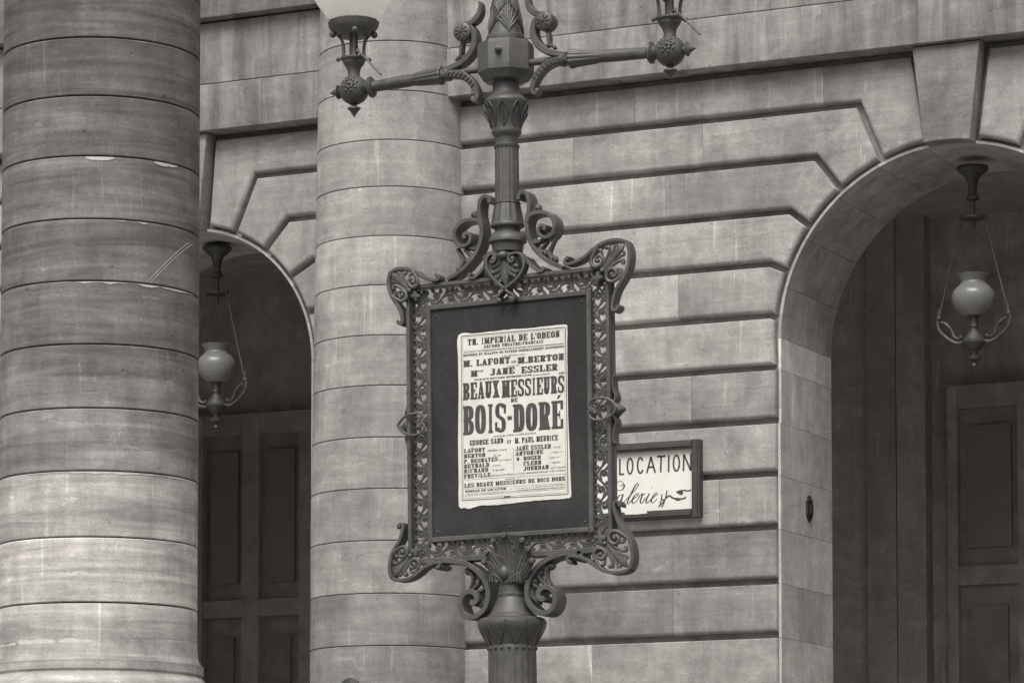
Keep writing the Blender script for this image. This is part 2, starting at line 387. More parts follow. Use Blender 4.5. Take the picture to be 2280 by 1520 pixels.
# arch lining stones
def reveal(a, off):
    R = a['R']; zs = [2.6]
    z = ZL[1]
    segs = []
    lv = [2.6] + [q+off for q in ZL[1:] if q+off < a['cz']-.12] + [a['cz']]
    for sgn in (-1, 1):
        for k in range(len(lv)-1):
            x = a['cx'] + sgn*R; m = MB(); z0, z1 = lv[k]+.0012, lv[k+1]-.0012
            m.box((min(x, x+sgn*RT), -.026 if (a is AR and k < len(lv)-3) else -.006, z0), (max(x, x+sgn*RT), BACK-.006, z1))
            t = 1.0
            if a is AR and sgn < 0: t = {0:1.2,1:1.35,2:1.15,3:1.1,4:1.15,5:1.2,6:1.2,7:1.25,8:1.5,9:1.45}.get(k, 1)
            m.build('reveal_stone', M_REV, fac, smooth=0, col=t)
    n = 11
    for k in range(n):
        t0, t1 = PI*k/n + .001, PI*(k+1)/n - .001; m = MB(); vs = []; q = 5
        for j in range(q+1):
            t = t0 + (t1-t0)*j/q
            for r in (R, R+RT):
                for y in (-.006, BACK-.006): vs.append((a['cx']+r*math.cos(t), y, a['cz']+r*math.sin(t)))
        fs = []
        for j in range(q):
            b = j*4; c = b+4; fs += [(b, b+1, c+1, c), (b+2, c+2, c+3, b+3), (b, c, c+2, b+2), (b+1, b+3, c+3, c+1)]
        fs += [(0,2,3,1), (q*4, q*4+1, q*4+3, q*4+2)]
        m.add(vs, fs); m.build('reveal_stone', M_REV, fac, smooth=30, col=rv(.9,1.05))
reveal(AR, 0.0); reveal(AL, DZL)
# covered gallery behind the arches
gw = MB(); gw.box((X0, 5.2, 2.4), (X1, 5.4, 8.0)); gw.box((X0-.2, BACK, 2.4), (X0, 5.4, 8.0)); gw.box((X1, BACK, 2.4), (X1+.2, 5.4, 8.0))
gw.build('gallery_wall', M_GAL, fac, smooth=0)
gc = MB(); gc.box((X0, BACK, 7.8), (X1, 5.4, 8.0)); gc.build('gallery_ceiling', M_GAL, fac, smooth=0)
gf = MB(); gf.box((X0, .01, 2.4), (X1, 5.4, 2.6)); gf.build('gallery_floor', M_PIER, fac, smooth=0, col=1.2)
for x in (-5.6, -2.55, 2.15, 2.42, 6.0):
    m = MB(); m.box((x-.13, 5.02, 2.6), (x+.13, 5.2, 7.8)); m.build('pilaster', M_GAL, fac, smooth=0, col=.9)
# engaged column, drums on the wall courses
CE = Vector((.02, -.03, 0))
def RE(z): return .624 - .062*max(0, (z-4.6)/4.4)**1.15 if z > 4.6 else .624
ec = MB(); ec.lathe([(RE(2.6)-.02, 2.6), (RE(5)-.02, 5), (RE(7)-.02, 7), (RE(11.8)-.02, 11.8)], 64, (CE.x, CE.y, 0))
eco = ec.build('engaged_column', M_COLW, fac, col=.5)
def drum_mesh(c, rf, z0, z1, n=112, gap=.0042, ch=.004):
    a, b = z0+gap, z1-gap*.4
    prof = [(rf(a)-.03, a), (rf(a)-ch, a), (rf(a), a+ch)] + [(rf(a+(b-a)*k/4), a+ch+(b-a-2*ch)*k/4) for k in range(1, 4)] + [(rf(b), b-ch), (rf(b)-ch, b), (rf(b)-.03, b)]
    return MB().lathe(prof, n, (c.x, c.y, 0))
zz = ZL + [7.94, 8.32, 8.70, 9.08, 9.46, 9.84, 10.2, 10.6, 11, 11.4, 11.8]
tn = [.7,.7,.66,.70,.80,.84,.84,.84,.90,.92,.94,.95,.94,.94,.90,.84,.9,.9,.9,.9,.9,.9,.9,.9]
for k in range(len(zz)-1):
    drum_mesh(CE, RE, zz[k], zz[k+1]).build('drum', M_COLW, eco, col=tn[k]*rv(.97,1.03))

# ------------------------------------------------------------------ free-standing portico column
C1 = Vector((1.688, -6.84, 0)); 
pc = empty('portico_column', (C1.x, C1.y, PODZ))
tag(pc, 'massive weathered stone column of stacked drums in the left foreground', 'column')
def RP(z): return .566 - .006*max(0, (z-4.5)/4)
zj = [3.438, 3.801, 4.170, 4.522, 4.880, 5.236, 5.586, 5.941, 6.283, 6.614, 6.95, 7.29, 7.63, 7.97, 8.3, 8.64, 8.98, 9.3]
O0 = Vector((0, 0, 0)); off = PODZ
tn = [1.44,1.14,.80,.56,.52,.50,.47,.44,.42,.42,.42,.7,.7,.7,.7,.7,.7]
rot = 0
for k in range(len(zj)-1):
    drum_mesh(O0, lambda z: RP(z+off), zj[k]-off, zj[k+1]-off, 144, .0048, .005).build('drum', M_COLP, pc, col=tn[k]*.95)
b = MB(); zb = [(.566,3.30),(.568,3.22),(.573,3.17),(.582,3.140),(.596,3.122),(.604,3.120),(.604,3.072),(.598,3.068),(.594,3.060),(.598,3.052)]
b.lathe([(.54, 3.4345), (.562, 3.4345), (.566, 3.428)] + zb + [(.595 + .055*math.sin(PI*t/12), 3.048 - .125*t/12) for t in range(1, 12)] + [(.595, 2.922), (.58, 2.92)], 144, (0, 0, -off))
b.build('base_drum', M_COLP, pc, col=1.02)
b = MB(); b.lathe([(.60,2.915),(.66,2.912),(.70,2.88),(.70,2.84),(.66,2.80),(.5,2.80)], 96, (0,0,-off)); b.box((-.72,-.72,0), (.72,.72,2.80-off)); b.build('plinth', M_COLP, pc, smooth=30)
rm = random.Random(5); base = math.atan2(-FH.y, -FH.x) + .036
def pxa(x): return math.asin(max(-1, min(1, (x-226)/221.0)))          # picture column -> angle round the shaft
def mortar(x0, x1, ztop, hh, irr, name='mortar_patch', n=None, tilt=0.0):
    a0, a1 = pxa(x0), pxa(x1); n = n or max(6, int((a1-a0)*60)); m = MB(); vs = []
    kn = [rm.random() for _ in range(max(3, n//5)+1)]
    for k in range(n+1):
        u = k/n; a = base + a0 + (a1-a0)*u; ends = max(.05, math.sin(PI*min(1, max(0, u))))**.3
        zt_ = ztop - off - (hh*.35*lerpl(kn[::-1], u) if hh > .03 else 0); ww = max(.0015, hh*ends*(1.15 - irr*lerpl(kn, u) - .12*rm.random()))
        r = RP(ztop)
        for q, z in ((r-.01, zt_), (r+.0025, zt_), (r+.0025, zt_-ww), (r-.01, zt_-ww)): vs.append((q*math.cos(a), q*math.sin(a), z))
    fs = [(k*4+j, k*4+(j+1) % 4, k*4+4+(j+1) % 4, k*4+4+j) for k in range(n) for j in range(4)] + [(0,1,2,3), (n*4+3, n*4+2, n*4+1, n*4)]
    m.add(vs, fs); return m.build(name, M_MORTAR, pc, smooth=0, col=.72)
mortar(210, 271, 5.937, .022, .2, n=12); mortar(357, 404, 5.937, .020, .4, n=10)
mortar(105, 175, 5.231, .006, 1.0); mortar(190, 300, 5.231, .011, 1.0); mortar(300, 436, 5.231, .014, 1.0)
mortar(85, 180, 4.165, .007, 1.0); mortar(180, 330, 4.165, .015, .9); mortar(330, 425, 4.165, .010, 1.0)
mortar(272, 300, 5.581, .006, .9); mortar(318, 345, 5.581, .010, .9)
mortar(8, 60, 3.230, .040, .8); mortar(66, 150, 3.240, .050, .8); mortar(160, 232, 3.242, .048, .7)
for dx in (0, 7):                                                       # long scratch
    m = MB(); vs = []; n = 14
    for k in range(n+1):
        u = k/n; a = base + pxa(343+dx + (428-343)*u); z = 5.245 + (5.52-5.245)*u - off
        for q, dz in ((RP(5.3)-.006, .003), (RP(5.3)+.0015, .003), (RP(5.3)+.0015, -.003), (RP(5.3)-.006, -.003)): vs.append((q*math.cos(a), q*math.sin(a), z+dz))
    m.add(vs, [(k*4+j, k*4+(j+1) % 4, k*4+4+(j+1) % 4, k*4+4+j) for k in range(n) for j in range(4)] + [(0,1,2,3), (n*4+3, n*4+2, n*4+1, n*4)])
    m.build('scratch', M_MORTAR, pc, smooth=0, col=.5)
m = MB(); m.lathe([(.56, 9.302), (.57, 9.35), (.60, 9.40), (.60, 9.45), (.74, 9.62), (.74, 9.66)], 96, (0,0,-off)); m.box((-.78,-.78,9.66-off), (.78,.78,9.86-off)); m.build('capital', M_COLP, pc, col=.75)

# ------------------------------------------------------------------ lamp post with framed notice board
LEAN = R_(-.7); PB = Vector((5.168, -8.546, 0))
lp = empty('lamp_post', PB); lp.rotation_euler = (0, LEAN, 0)
tag(lp, 'ornate cast iron lamp post carrying a framed notice board and two lamp arms', 'street lamp')
MI = (Matrix.Translation(PB) @ Matrix.Rotation(LEAN, 4, 'Y')).inverted()
def pl(x, y, dy=0.0):
    q = MI @ at(x, y, PB.y + dy); return (q.x, q.z)
def pz(y, dy=0.0): return pl(1133, y, dy)[1]
PX = 1/457.0
def tr(pts, x0, y0, s, dy=0.0, n=5): return spline([pl(x0+a/s, y0+b/s, dy) for a, b in pts], n)
def lat(rows, name, par, n=40, flute=None, mat=M_IRON, yaw=True):
    return MB().lathe([(r*PX, pz(y)) for r, y in rows], n, flute=flute).build(name, mat, par)
# lower shaft and base
fl = lambda k, d: (lambda h, a: 1 - d*(.5+.5*math.cos(k*a))**3)
zs = pz(1446)
MB().lathe([(.117, zs), (.119, zs-.3), (.121, 1.75)], 120, flute=fl(20, .03)).build('shaft', M_IRON, lp)
m = MB(); m.lathe([(.13,1.75),(.16,1.72),(.17,1.66),(.14,1.62),(.15,1.5),(.2,1.32),(.22,1.25),(.2,1.2),(.24,.9),(.28,.55),(.33,.5),(.33,.44),(.29,.42)], 48)
m.lathe([(.36,.42),(.36,.3),(.42,.26),(.42,0)], 8, a0=PI/8); m.build('pedestal', M_IRON, lp)
# capital below the frame: bulging bell, beads, leaf points
m = MB(); m.lathe([(r*PX, pz(y)) for r, y in ((53,1447),(53,1440),(52,1437),(56,1429),(65,1413),(72,1402),(76,1393),(76.5,1387),(75,1381),(70,1377),(60,1374.5),(56,1374),(55,1370),(50,1367),(47,1364),(41,1352),(35,1338),(32,1330),(33,1327),(33,1322),(31,1320),(31,1304),(33,1302),(33,1297),(30,1295))], 56)
cap = m.build('collar', M_IRON, lp)
m = MB()
for k in range(20):
    a = 2*PI*k/20; m.ball((.117*math.cos(a), .117*math.sin(a), pz(1444)), .0085, 8, 6)
m.build('bead_ring', M_IRON, cap)
m = MB()
for k in range(10):                                      # pointed leaves in relief on the bell
    a = 2*PI*k/10 + .25
    for sg in (-1, 1):
        P = []
        for t in range(9):
            u = t/8; rr = lerpl([.117,.131,.147,.161,.166], u); zzz = pz(1437) + (pz(1384)-pz(1437))*u
            aa = a + sg*.30*math.sin(u*PI/2); P.append((aa, rr, zzz))
        vs = []; n = 6
        for (aa, rr, zc) in P:
            c = Vector((rr*math.cos(aa), rr*math.sin(aa), zc))
            er = Vector((math.cos(aa), math.sin(aa), 0)); et = Vector((-math.sin(aa), math.cos(aa), 0))
            for q in range(n): vs.append(c + er*.0045*math.cos(2*PI*q/n) + et*.0045*math.sin(2*PI*q/n))
        fs = [(i*n+q, i*n+(q+1) % n, (i+1)*n+(q+1) % n, (i+1)*n+q) for i in range(8) for q in range(n)]
        m.add(vs, fs)
m.build('leaf_relief', M_IRON, cap)
# square slots on the skirt
m = MB()
for k in range(14):
    a = 2*PI*k/14; q = MB().box((-.006,-.004,-.008), (.006,.004,.008))
    q.xform(lambda v: Matrix.Rotation(a, 3, 'Z') @ Vector((.078, 0, 0)) + Matrix.Rotation(a, 3, 'Z') @ Vector((v.y, v.x, v.z)) + Vector((0,0,pz(1349)))); m.add(q.v, q.f)
m.build('slot_band', M_BOARD, cap)

# ---- notice frame
fr = empty('notice_frame', (0,0,0)); fr.parent = lp
DF = -.05; DB = .022                                    # front and back of the outer band
def rail(p0, p1, wd, y0, y1, name, mat=M_IRON, par=None):
    return MB().strap([p0, p1], wd, y0, y1, .2).build(name, mat, par or fr)
TLo = pl(909,640,DF); TRo = pl(1352,594,DF); BLo = pl(910,1247,DF); BRo = pl(1357,1216,DF)
xl = (TLo[0]+BLo[0])/2; xr = (TRo[0]+BRo[0])/2; zt = (TLo[1]+TRo[1])/2; zb = (BLo[1]+BRo[1])/2
zt = pl(1133, 617, DF)[1]; zb = pl(1133, 1236, DF)[1]
BW = .019
for a, b, nm in (((xl,zb),(xl,zt),'side_rail'), ((xr,zb),(xr,zt),'side_rail'), ((xl,zt),(xr,zt),'top_rail'), ((xl,zb),(xr,zb),'bottom_rail')):
    rail(a, b, BW if nm == 'side_rail' else (BW if nm == 'top_rail' else .028), DF, DB, nm)
for x in (xl, xr): MB().strap([(x, zb+.02), (x, zt-.02)], BW+.010, DF+.045, DF+.056, .2).build('side_bead', M_IRON, fr)
# inner moulding and board (two faced, the post runs between)
DI = -.036
ixl = pl(954,900,DI)[0]; ixr = pl(1312,900,DI)[0]; izt = pl(1133,668,DI)[1]; izb = pl(1133,1190,DI)[1]
IW = .026
for sgn in (-1, 1):
    y0, y1 = (DI, DI+.026) if sgn < 0 else (-DI-.047, -DI-.021)
    for a, b in (((ixl,izb-IW/2),(ixl,izt+IW/2)), ((ixr,izb-IW/2),(ixr,izt+IW/2)), ((ixl+IW/2+.0005,izt),(ixr-IW/2-.0005,izt)), ((ixl+IW/2+.0005,izb),(ixr-IW/2-.0005,izb))):
        MB().strap([a, b], IW, y0, y1, .35).build('inner_moulding', M_IRON, fr)
    bo = MB().box((ixl, y0+.013 if sgn < 0 else y0+.002, izb), (ixr, y0+.0245 if sgn < 0 else y0+.012, izt)).build('board', M_BOARD, fr, smooth=0)
BOARDY = DI + .013
rv_ = MB()
for fx in (.03, .5, .97):
    for fz in (.025, .975): rv_.ball((ixl+.012+(ixr-ixl-.024)*fx, BOARDY, izb+.012+(izt-izb-.024)*fz), .006, 8, 6)
rv_.build('board_nail', M_IRON, fr)
# open rinceau band between inner moulding and outer rail
def spiral(cx, cz, r0, turns, a0, sg, n=14):
    return [(cx + r0*(1-.82*k/n)*math.cos(a0+sg*2*PI*turns*k/n), cz + r0*(1-.82*k/n)*math.sin(a0+sg*2*PI*turns*k/n)) for k in range(n+1)]
def rinceau(L, H, name, tf):
    m = MB(); N = max(1, round(L/.078)); u = L/N
    wav = [(u*N*k/(N*6), H*.30*math.sin(PI*k/6)) for k in range(N*6+1)]
    m.tube(wav, .0065, .9, 6)
    for i in range(N):
        s = 1 if i % 2 == 0 else -1; c = (i+.5)*u
        m.tube([(c-u*.42, s*H*.05)] + spiral(c+.003, -s*H*.10, .021*random.uniform(.9,1.1), 1.35, PI*.6 if s > 0 else -PI*.6, -s), [.0065,.006,.006,.0065,.0075], .9, 6)
        m.ball((c+.003, 0, -s*H*.10), .0085, 8, 6)
        for (dx, dz, ex, ez) in ((-.3,.10,-.18,.46), (.05,.30,.24,.50), (.35,.12,.47,.44), (-.05,-.30,-.30,-.50), (.3,-.15,.34,-.5)):
            m.tube([(c+u*dx, s*H*dz), (c+u*(dx+ex)/2+.004, s*H*(dz+ez)/2), (c+u*ex, s*H*ez)], [.004,.0115,.005], .5, 6)
    return m.xform(tf).build(name, M_IRON, fr)
FY = -.012
gapt = zt - izt; gapb = izb - zb; gapl = ixl - xl; gapr = xr - ixr
zc = (zt+izt)/2 - .004; rinceau(xr-xl-.03, gapt-.02, 'openwork_band', lambda v: Vector((xl+.015+v.x, FY+v.y, zc+v.z)))
zc2 = (zb+izb)/2; rinceau(xr-xl-.03, gapb-.02, 'openwork_band', lambda v: Vector((xl+.015+v.x, FY+v.y, zc2+v.z)))
xc = (xl+ixl)/2 + .002; rinceau(zt-zb-.03, gapl-.02, 'openwork_band', lambda v: Vector((xc-v.z, FY+v.y, zb+.015+v.x)))
xc2 = (xr+ixr)/2; rinceau(zt-zb-.03, gapr-.02, 'openwork_band', lambda v: Vector((xc2-v.z, FY+v.y, zb+.015+v.x)))
# corner palmettes; drawn in (s across, t along the diagonal), unit = picture pixels at the post
def corner(cx, cz, sx, sz, k):
    """k: scale in metres per unit"""
    def T(p):
        s, t = p; x = (s + t)/math.sqrt(2); z = (t - s)/math.sqrt(2)
        return (cx + sx*x*k, cz + sz*z*k)
    m = MB()
    for sg in (-1, 1):
        rim = spline([(0,72),(sg*14,66),(sg*29,52),(sg*41,32),(sg*47,10),(sg*50,-8),(sg*57,-26),(sg*66,-40),(sg*74,-47),(sg*79,-43),(sg*79,-36),(sg*75,-34)], 5)
        m.strap([T(p) for p in rim], [.017]*8 + [.015,.015,.018,.020], DF-.018, DF+.050, .3)
    o = m.build('corner_palmette', M_IRON, fr)
    m = MB()
    for sg in (-1, 1):
        sp = [(sg*42,30),(sg*40,12),(sg*33,-6),(sg*20,-10),(sg*11,0),(sg*14,13),(sg*25,15),(sg*29,5),(sg*22,1)]
        m.tube([(*T(p), DF-.012) for p in spline(sp, 5)], [.008,.009,.010,.011,.011,.010,.010,.0095,.011], .9, 8)
        m.ball((T((sg*22, 4))[0], DF-.012, T((sg*22, 4))[1]), .012, 10, 6)
        for lobe, r in (([(sg*2,-4),(sg*10,18),(sg*15,34),(sg*22,40),(sg*27,34)], [.006,.007,.009,.011,.010]),
                        ([(sg*3,-6),(sg*18,14),(sg*30,24),(sg*36,20)], [.005,.006,.008,.009]),
                        ([(sg*2,0),(sg*5,22),(sg*10,42),(sg*14,50),(sg*9,55)], [.005,.005,.007,.008,.008])):
            m.tube([(*T(p), DF-.010) for p in spline(lobe, 5)], r, .9, 7)
    m.build('volutes', M_IRON, o)
    m = MB(); m.tube([(*T(p), DF-.012) for p in spline([(0,-6),(0,20),(0,40),(0,54),(0,66)], 4)], [.006,.008,.017,.020,.006], .6, 8)
    m.ball((T((0,-4))[0], DF-.014, T((0,-4))[1]), .013, 10, 6)
    m.tube([(*T(p), DF+.0) for p in spline([(-8,-12),(0,-22),(8,-34)], 4)], [.012,.014,.006], .7, 8)
    m.tube([(*T(p), DF+.0) for p in spline([(8,-12),(0,-22),(-8,-34)], 4)], [.012,.014,.006], .7, 8)
    m.build('palm_leaf', M_IRON, o)
for (px, py, sx, sz, sc) in ((912,646,-1,1,.88), (1346,600,1,1,1.08), (914,1240,-1,-1,.88), (1352,1213,1,-1,1.08)):
    c = pl(px, py, DF); corner(c[0], c[1], sx, sz, sc/457.0)
# heart bosses and pointed knobs at mid height of both sides
for x, sg in ((xl, -1), (xr, 1)):
    zc = pl(1133, 928, DF)[1]; m = MB(); k = 1/457.0
    heart = [(38,0),(24,-16),(2,-24),(-20,-22),(-30,-10),(-24,2),(-14,-1),(-14,-9)]
    for s2 in (-1, 1):
        P = spline([(x + sg*(p[0]-14)*k, zc + s2*p[1]*k, DF-.016) for p in heart], 5)
        m.tube(P, [.007]*6+[.008,.010], .9, 7)
        m.ball((x + sg*(-16-14)*k, DF-.016, zc + s2*(-7)*k), .010, 8, 6)
    o = m.build('side_heart', M_IRON, fr)
    m = MB(); m.lathe([(.050,0),(.052,.006),(.040,.014),(.038,.022),(.022,.040),(.010,.056),(.001,.062)], 16, (x+sg*BW*.5, 0, zc), (sg,0,0), sx=.9, sy=1.1)
    for s2 in (-1, 1):
        m.strap(spline([(x+sg*.012, zc+s2*.03), (x+sg*.028, zc+s2*.06), (x+sg*.016, zc+s2*.10), (x+sg*.013, zc+s2*.15), (x+sg*.022, zc+s2*.165)], 5), [.012,.011,.010,.008,.010], -.03, .03)
    m.build('side_knob', M_IRON, o)
# heart shaped anthemion over the top rail
A0 = (980, 400, 5.07); dyh = DF-.03
m = MB()
for pts in ([(715,1225),(640,1160),(560,1070),(515,970),(520,890),(560,840),(605,850),(615,900),(590,930),(560,915)],
            [(640,1360),(650,1310),(720,1230),(830,1140),(905,1050),(940,960),(930,880),(890,830),(830,825),(775,850),(765,900),(800,925),(825,895)],
            [(715,1225),(770,1270),(810,1300),(825,1340),(800,1365),(775,1345)]):
    m.strap(tr(pts, *A0, dyh), .013, dyh, dyh+.05, .3)
for c in ((592,893),(808,888),(655,1362),(797,1340)):
    q = pl(980+c[0]/5.07, 400+c[1]/5.07, dyh); m.ball((q[0], dyh+.01, q[1]), .014, 10, 6)
o = m.build('heart_ornament', M_IRON, fr)
m = MB(); q = pl(980+695/5.07, 400+850/5.07, dyh); m.ball((q[0], dyh+.012, q[1]), .028, 14, 8, .8)
m.tube([(*p, dyh+.018) for p in tr([(700,900),(705,1000),(715,1100),(725,1200)], *A0, dyh)], [.010,.018,.021,.004], .55, 8)
for pts in ([(680,930),(660,1000),(600,1040),(565,1040)], [(685,950),(670,1040),(620,1100),(600,1085)], [(735,930),(780,1000),(840,1030),(870,1010)], [(730,950),(770,1050),(815,1070),(830,1090)], [(672,920),(620,960),(570,980)], [(748,920),(800,950),(865,970)]):
    m.tube([(*p, dyh+.018) for p in tr(pts, *A0, dyh)], [.006,.008,.010,.011], .8, 7)
m.build('palm_leaf', M_IRON, o)
MB().plate([pl(980+a/5.07, 400+b/5.07, 0) for a, b in ((540,900),(600,840),(700,820),(800,830),(900,850),(930,960),(880,1070),(715,1200),(570,1080))], -.06, .06).build('heart_back', M_IRON, o)
for pts in ([(520,960),(470,1030),(400,1100),(350,1110),(320,1085),(345,1060)], [(950,870),(1000,940),(1080,1010),(1130,1035),(1165,1015),(1145,990)]):
    MB().strap(tr(pts, *A0, DF), .015, DF-.01, DF+.10, .25).build('foot_scroll', M_IRON, o)

# ---- large scrolls bracing the post above and below the frame (traced on the left, mirrored to the right)
def side_scroll(name, par, s, origin, main, spirals, lobes, wid, dpt, cxpx):
    for sg in (-1, 1):
        def go(pts, n=6):
            P = tr(pts, *origin, 0.0, n); cx = 0.0
            return [(-p[0] if sg > 0 else p[0], p[1]) for p in P]
        m = MB(); m.strap(go(main), wid, -dpt, dpt, .22)
        o = m.build(name, M_IRON, par)
        m = MB()
        for sp in spirals: m.strap(go(sp), [wid*.95, wid, wid, wid*.9, wid*.8, wid*1.0], -dpt-.002, dpt+.002, .22)
        m.build('volute', M_IRON, o)
        for lb in lobes:
            m = MB(); P = go(lb, 4); m.tube([(*p, -dpt*.25) for p in P], [.010,.012,.014,.017], 1.7, 10); m.ball((P[-1][0], -dpt*.25, P[-1][1]), .021, 10, 8); m.build('leaf_lobe', M_IRON, o)
side_scroll('upper_scroll', lp, -1, (980,400,5.07),
    [(598,275),(580,215),(540,205),(500,240),(480,320),(482,420),(505,520),(505,640),(480,760),(420,880),(330,990),(220,1080),(120,1140)],
    [[(505,560),(480,490),(400,468),(300,490),(225,560),(200,650),(230,740),(300,765),(365,730),(382,665),(350,620),(310,640),(320,680)]],
    [[(215,790),(255,860),(285,930),(262,990),(235,1020)], [(300,800),(350,850),(385,870),(365,905),(340,925)], [(330,770),(400,790),(440,790)], [(480,450),(440,430),(405,405)]], .020, .045, 0)
side_scroll('lower_scroll', lp, -1, (980,1170,4.343),
    [(20,350),(110,345),(230,358),(330,395),(410,455),(468,530),(498,610),(505,690),(490,770),(450,835),(390,880),(320,890),(262,850),(238,770),(250,700),(290,655),(345,645),(388,675),(395,725),(365,755),(335,745)],
    [], [[(300,625),(330,560),(335,490),(310,450),(290,440)], [(330,620),(385,570),(405,520),(395,492)], [(390,640),(440,620),(460,590),(455,568)], [(400,790),(450,740),(490,680)]], .026, .055, 0)
# little feet of the lower rail arms
for sg in (-1, 1):
    P = tr([(20,350),(-5,362),(-10,395),(20,415),(50,405),(60,385)], 980, 1170, 4.343); P = [(-p[0] if sg > 0 else p[0], p[1]) for p in P]
    MB().strap(P, .02, -.05, .05).build('rail_foot', M_IRON, fr)
# acanthus cup under the frame
m = MB(); m.lathe([(r*PX, pz(y)) for r, y in ((30,1297),(33,1285),(36,1270),(35,1250),(32,1230),(34,1210),(40,1196))], 28)
B0 = (980, 1170, 4.343)
def leaf(m, mid, wd, lobes=5, back=.45):
    """ribbed, lobed leaf: mid = (x, z, y) points"""
    mid = spline(mid, 7); nt_ = len(mid); ns = 13; vs = []; fs = []
    for lay in (0, .007):
        for i, p in enumerate(mid):
            t = i/(nt_-1); a_, b_ = mid[max(i-1, 0)], mid[min(i+1, nt_-1)]; dx, dz = b_[0]-a_[0], b_[1]-a_[1]; L_ = math.hypot(dx, dz) or 1
            nx, nz = -dz/L_, dx/L_; w0 = lerpl(wd, t)*(.74 + .26*abs(math.sin(lobes*PI*t)))
            for j in range(ns):
                u = -1 + 2*j/(ns-1)
                vs.append((p[0]+nx*u*w0 - dx/L_*abs(u)**1.5*w0*.35, p[2] + back*w0*u*u + .0035*math.cos(u*PI*4) + lay, p[1]+nz*u*w0 - dz/L_*abs(u)**1.5*w0*.35))
    for l in (0, 1):
        b0 = l*nt_*ns
        fs += [(b0+i*ns+j, b0+i*ns+j+1, b0+(i+1)*ns+j+1, b0+(i+1)*ns+j) for i in range(nt_-1) for j in range(ns-1)]
    q0 = nt_*ns
    for i in range(nt_-1):
        fs += [(i*ns, (i+1)*ns, q0+(i+1)*ns, q0+i*ns), (i*ns+ns-1, q0+i*ns+ns-1, q0+(i+1)*ns+ns-1, (i+1)*ns+ns-1)]
    fs += [tuple(range(ns)) + tuple(q0+j for j in range(ns-1, -1, -1)), tuple((nt_-1)*ns+j for j in range(ns)) + tuple(q0+(nt_-1)*ns+j for j in range(ns-1, -1, -1))]
    return m.add(vs, fs)
def lmid(pts, y0, y1):
    n_ = len(pts); return [(*pl(980+a_/4.343, 1170+b_/4.343, -.09), y0 + (y1-y0)*(i/(n_-1))**1.6) for i, (a_, b_) in enumerate(pts)]
for pts, wd, lb in (([(575,535),(530,450),(480,390),(432,352)], [.020,.034,.030,.012], 4), ([(725,535),(785,450),(845,380),(900,335)], [.020,.034,.030,.012], 4),
        ([(600,535),(560,420),(510,320),(455,255)], [.022,.042,.040,.014], 5), ([(700,535),(755,410),(810,300),(868,220)], [.022,.042,.040,.014], 5),
        ([(615,535),(590,380),(560,240),(520,150)], [.020,.032,.026,.008], 5), ([(675,535),(705,380),(755,240),(805,140)], [.020,.032,.026,.008], 5),
        ([(642,540),(640,400),(642,260),(648,150),(650,95)], [.026,.048,.050,.034,.014], 7)):
    y1 = -.128 if lb == 7 else -.105
    leaf(m, lmid(pts, -.070 if lb < 7 else -.078, y1), wd, lb)
    q = lmid(pts, -.07, y1)[-1]
    m.lathe([(.004,-.012),(.013,-.010),(.015,0),(.013,.012)], 12, (q[0], q[2]+.004, q[1]), (0,1,0))
q = pl(1124, 1274, -.07); m.ball((q[0], -.072, q[1]), .030, 12, 8, 1.25)
for sg in (-1, 1):
    for k in range(4): m.tube([(*p, -.075) for p in tr([(630+sg*20,540),(630+sg*(60+k*22),500-k*14),(630+sg*(70+k*26),540)], *B0, -.07)], [.005,.006,.004], .8, 6)
m.build('acanthus_cup', M_IRON, lp)

# ---- upper shaft
lat(((34,562),(35,552),(36,545),(43,540),(43,533),(40,527),(31,520),(28,515),(29,510),(37,506),(38,502),(36,497)), 'shaft_foot', lp)
MB().lathe([(r*PX, pz(y)) for r, y in ((36,498),(34,485),(31,468),(28.5,456),(30,453),(28,451))], 96, flute=lambda h, a: 1+.03*math.cos(12*a)).build('leaf_sheath', M_IRON, lp)
MB().lathe([(r*PX, pz(y)) for r, y in ((28,452),(27.4,400),(27,331))], 120, flute=fl(16, .05)).build('fluted_shaft', M_IRON, lp)
m = MB(); m.lathe([(r*PX, pz(y)) for r, y in ((27,332),(29,329),(29,324),(26,322),(25.5,308),(27,305),(32,300),(34,295),(33,290),(33,287),(35,276),(40,255),(47,236),(50,230),(50,227),(47,222),(39,216),(33,210),(30.5,204),(30,184))], 48)
uc = m.build('upper_capital', M_IRON, lp)
m = MB()
for k in range(9):                                         # raised leaves on the bell
    a = 2*PI*k/9 + .1; n = 6
    for sg in (-1, 0, 1):
        vs = []
        for t in range(9):
            u = t/8; rr = lerpl([33.5,36,41,47.5,50.5], u)*PX + .001; aa = a + sg*.26*math.sin(u*PI); zc = pz(286) + (pz(232)-pz(286))*u*(1 if sg else .7)
            c = Vector((rr*math.cos(aa), rr*math.sin(aa), zc)); er = Vector((math.cos(aa), math.sin(aa), 0)); et = Vector((-math.sin(aa), math.cos(aa), 0))
            for q in range(n): vs.append(c + (er*math.cos(2*PI*q/n) + et*math.sin(2*PI*q/n))*.0042)
        m.add(vs, [(i*n+q, i*n+(q+1) % n, (i+1)*n+(q+1) % n, (i+1)*n+q) for i in range(8) for q in range(n)])
m.build('leaf_relief', M_IRON, uc)
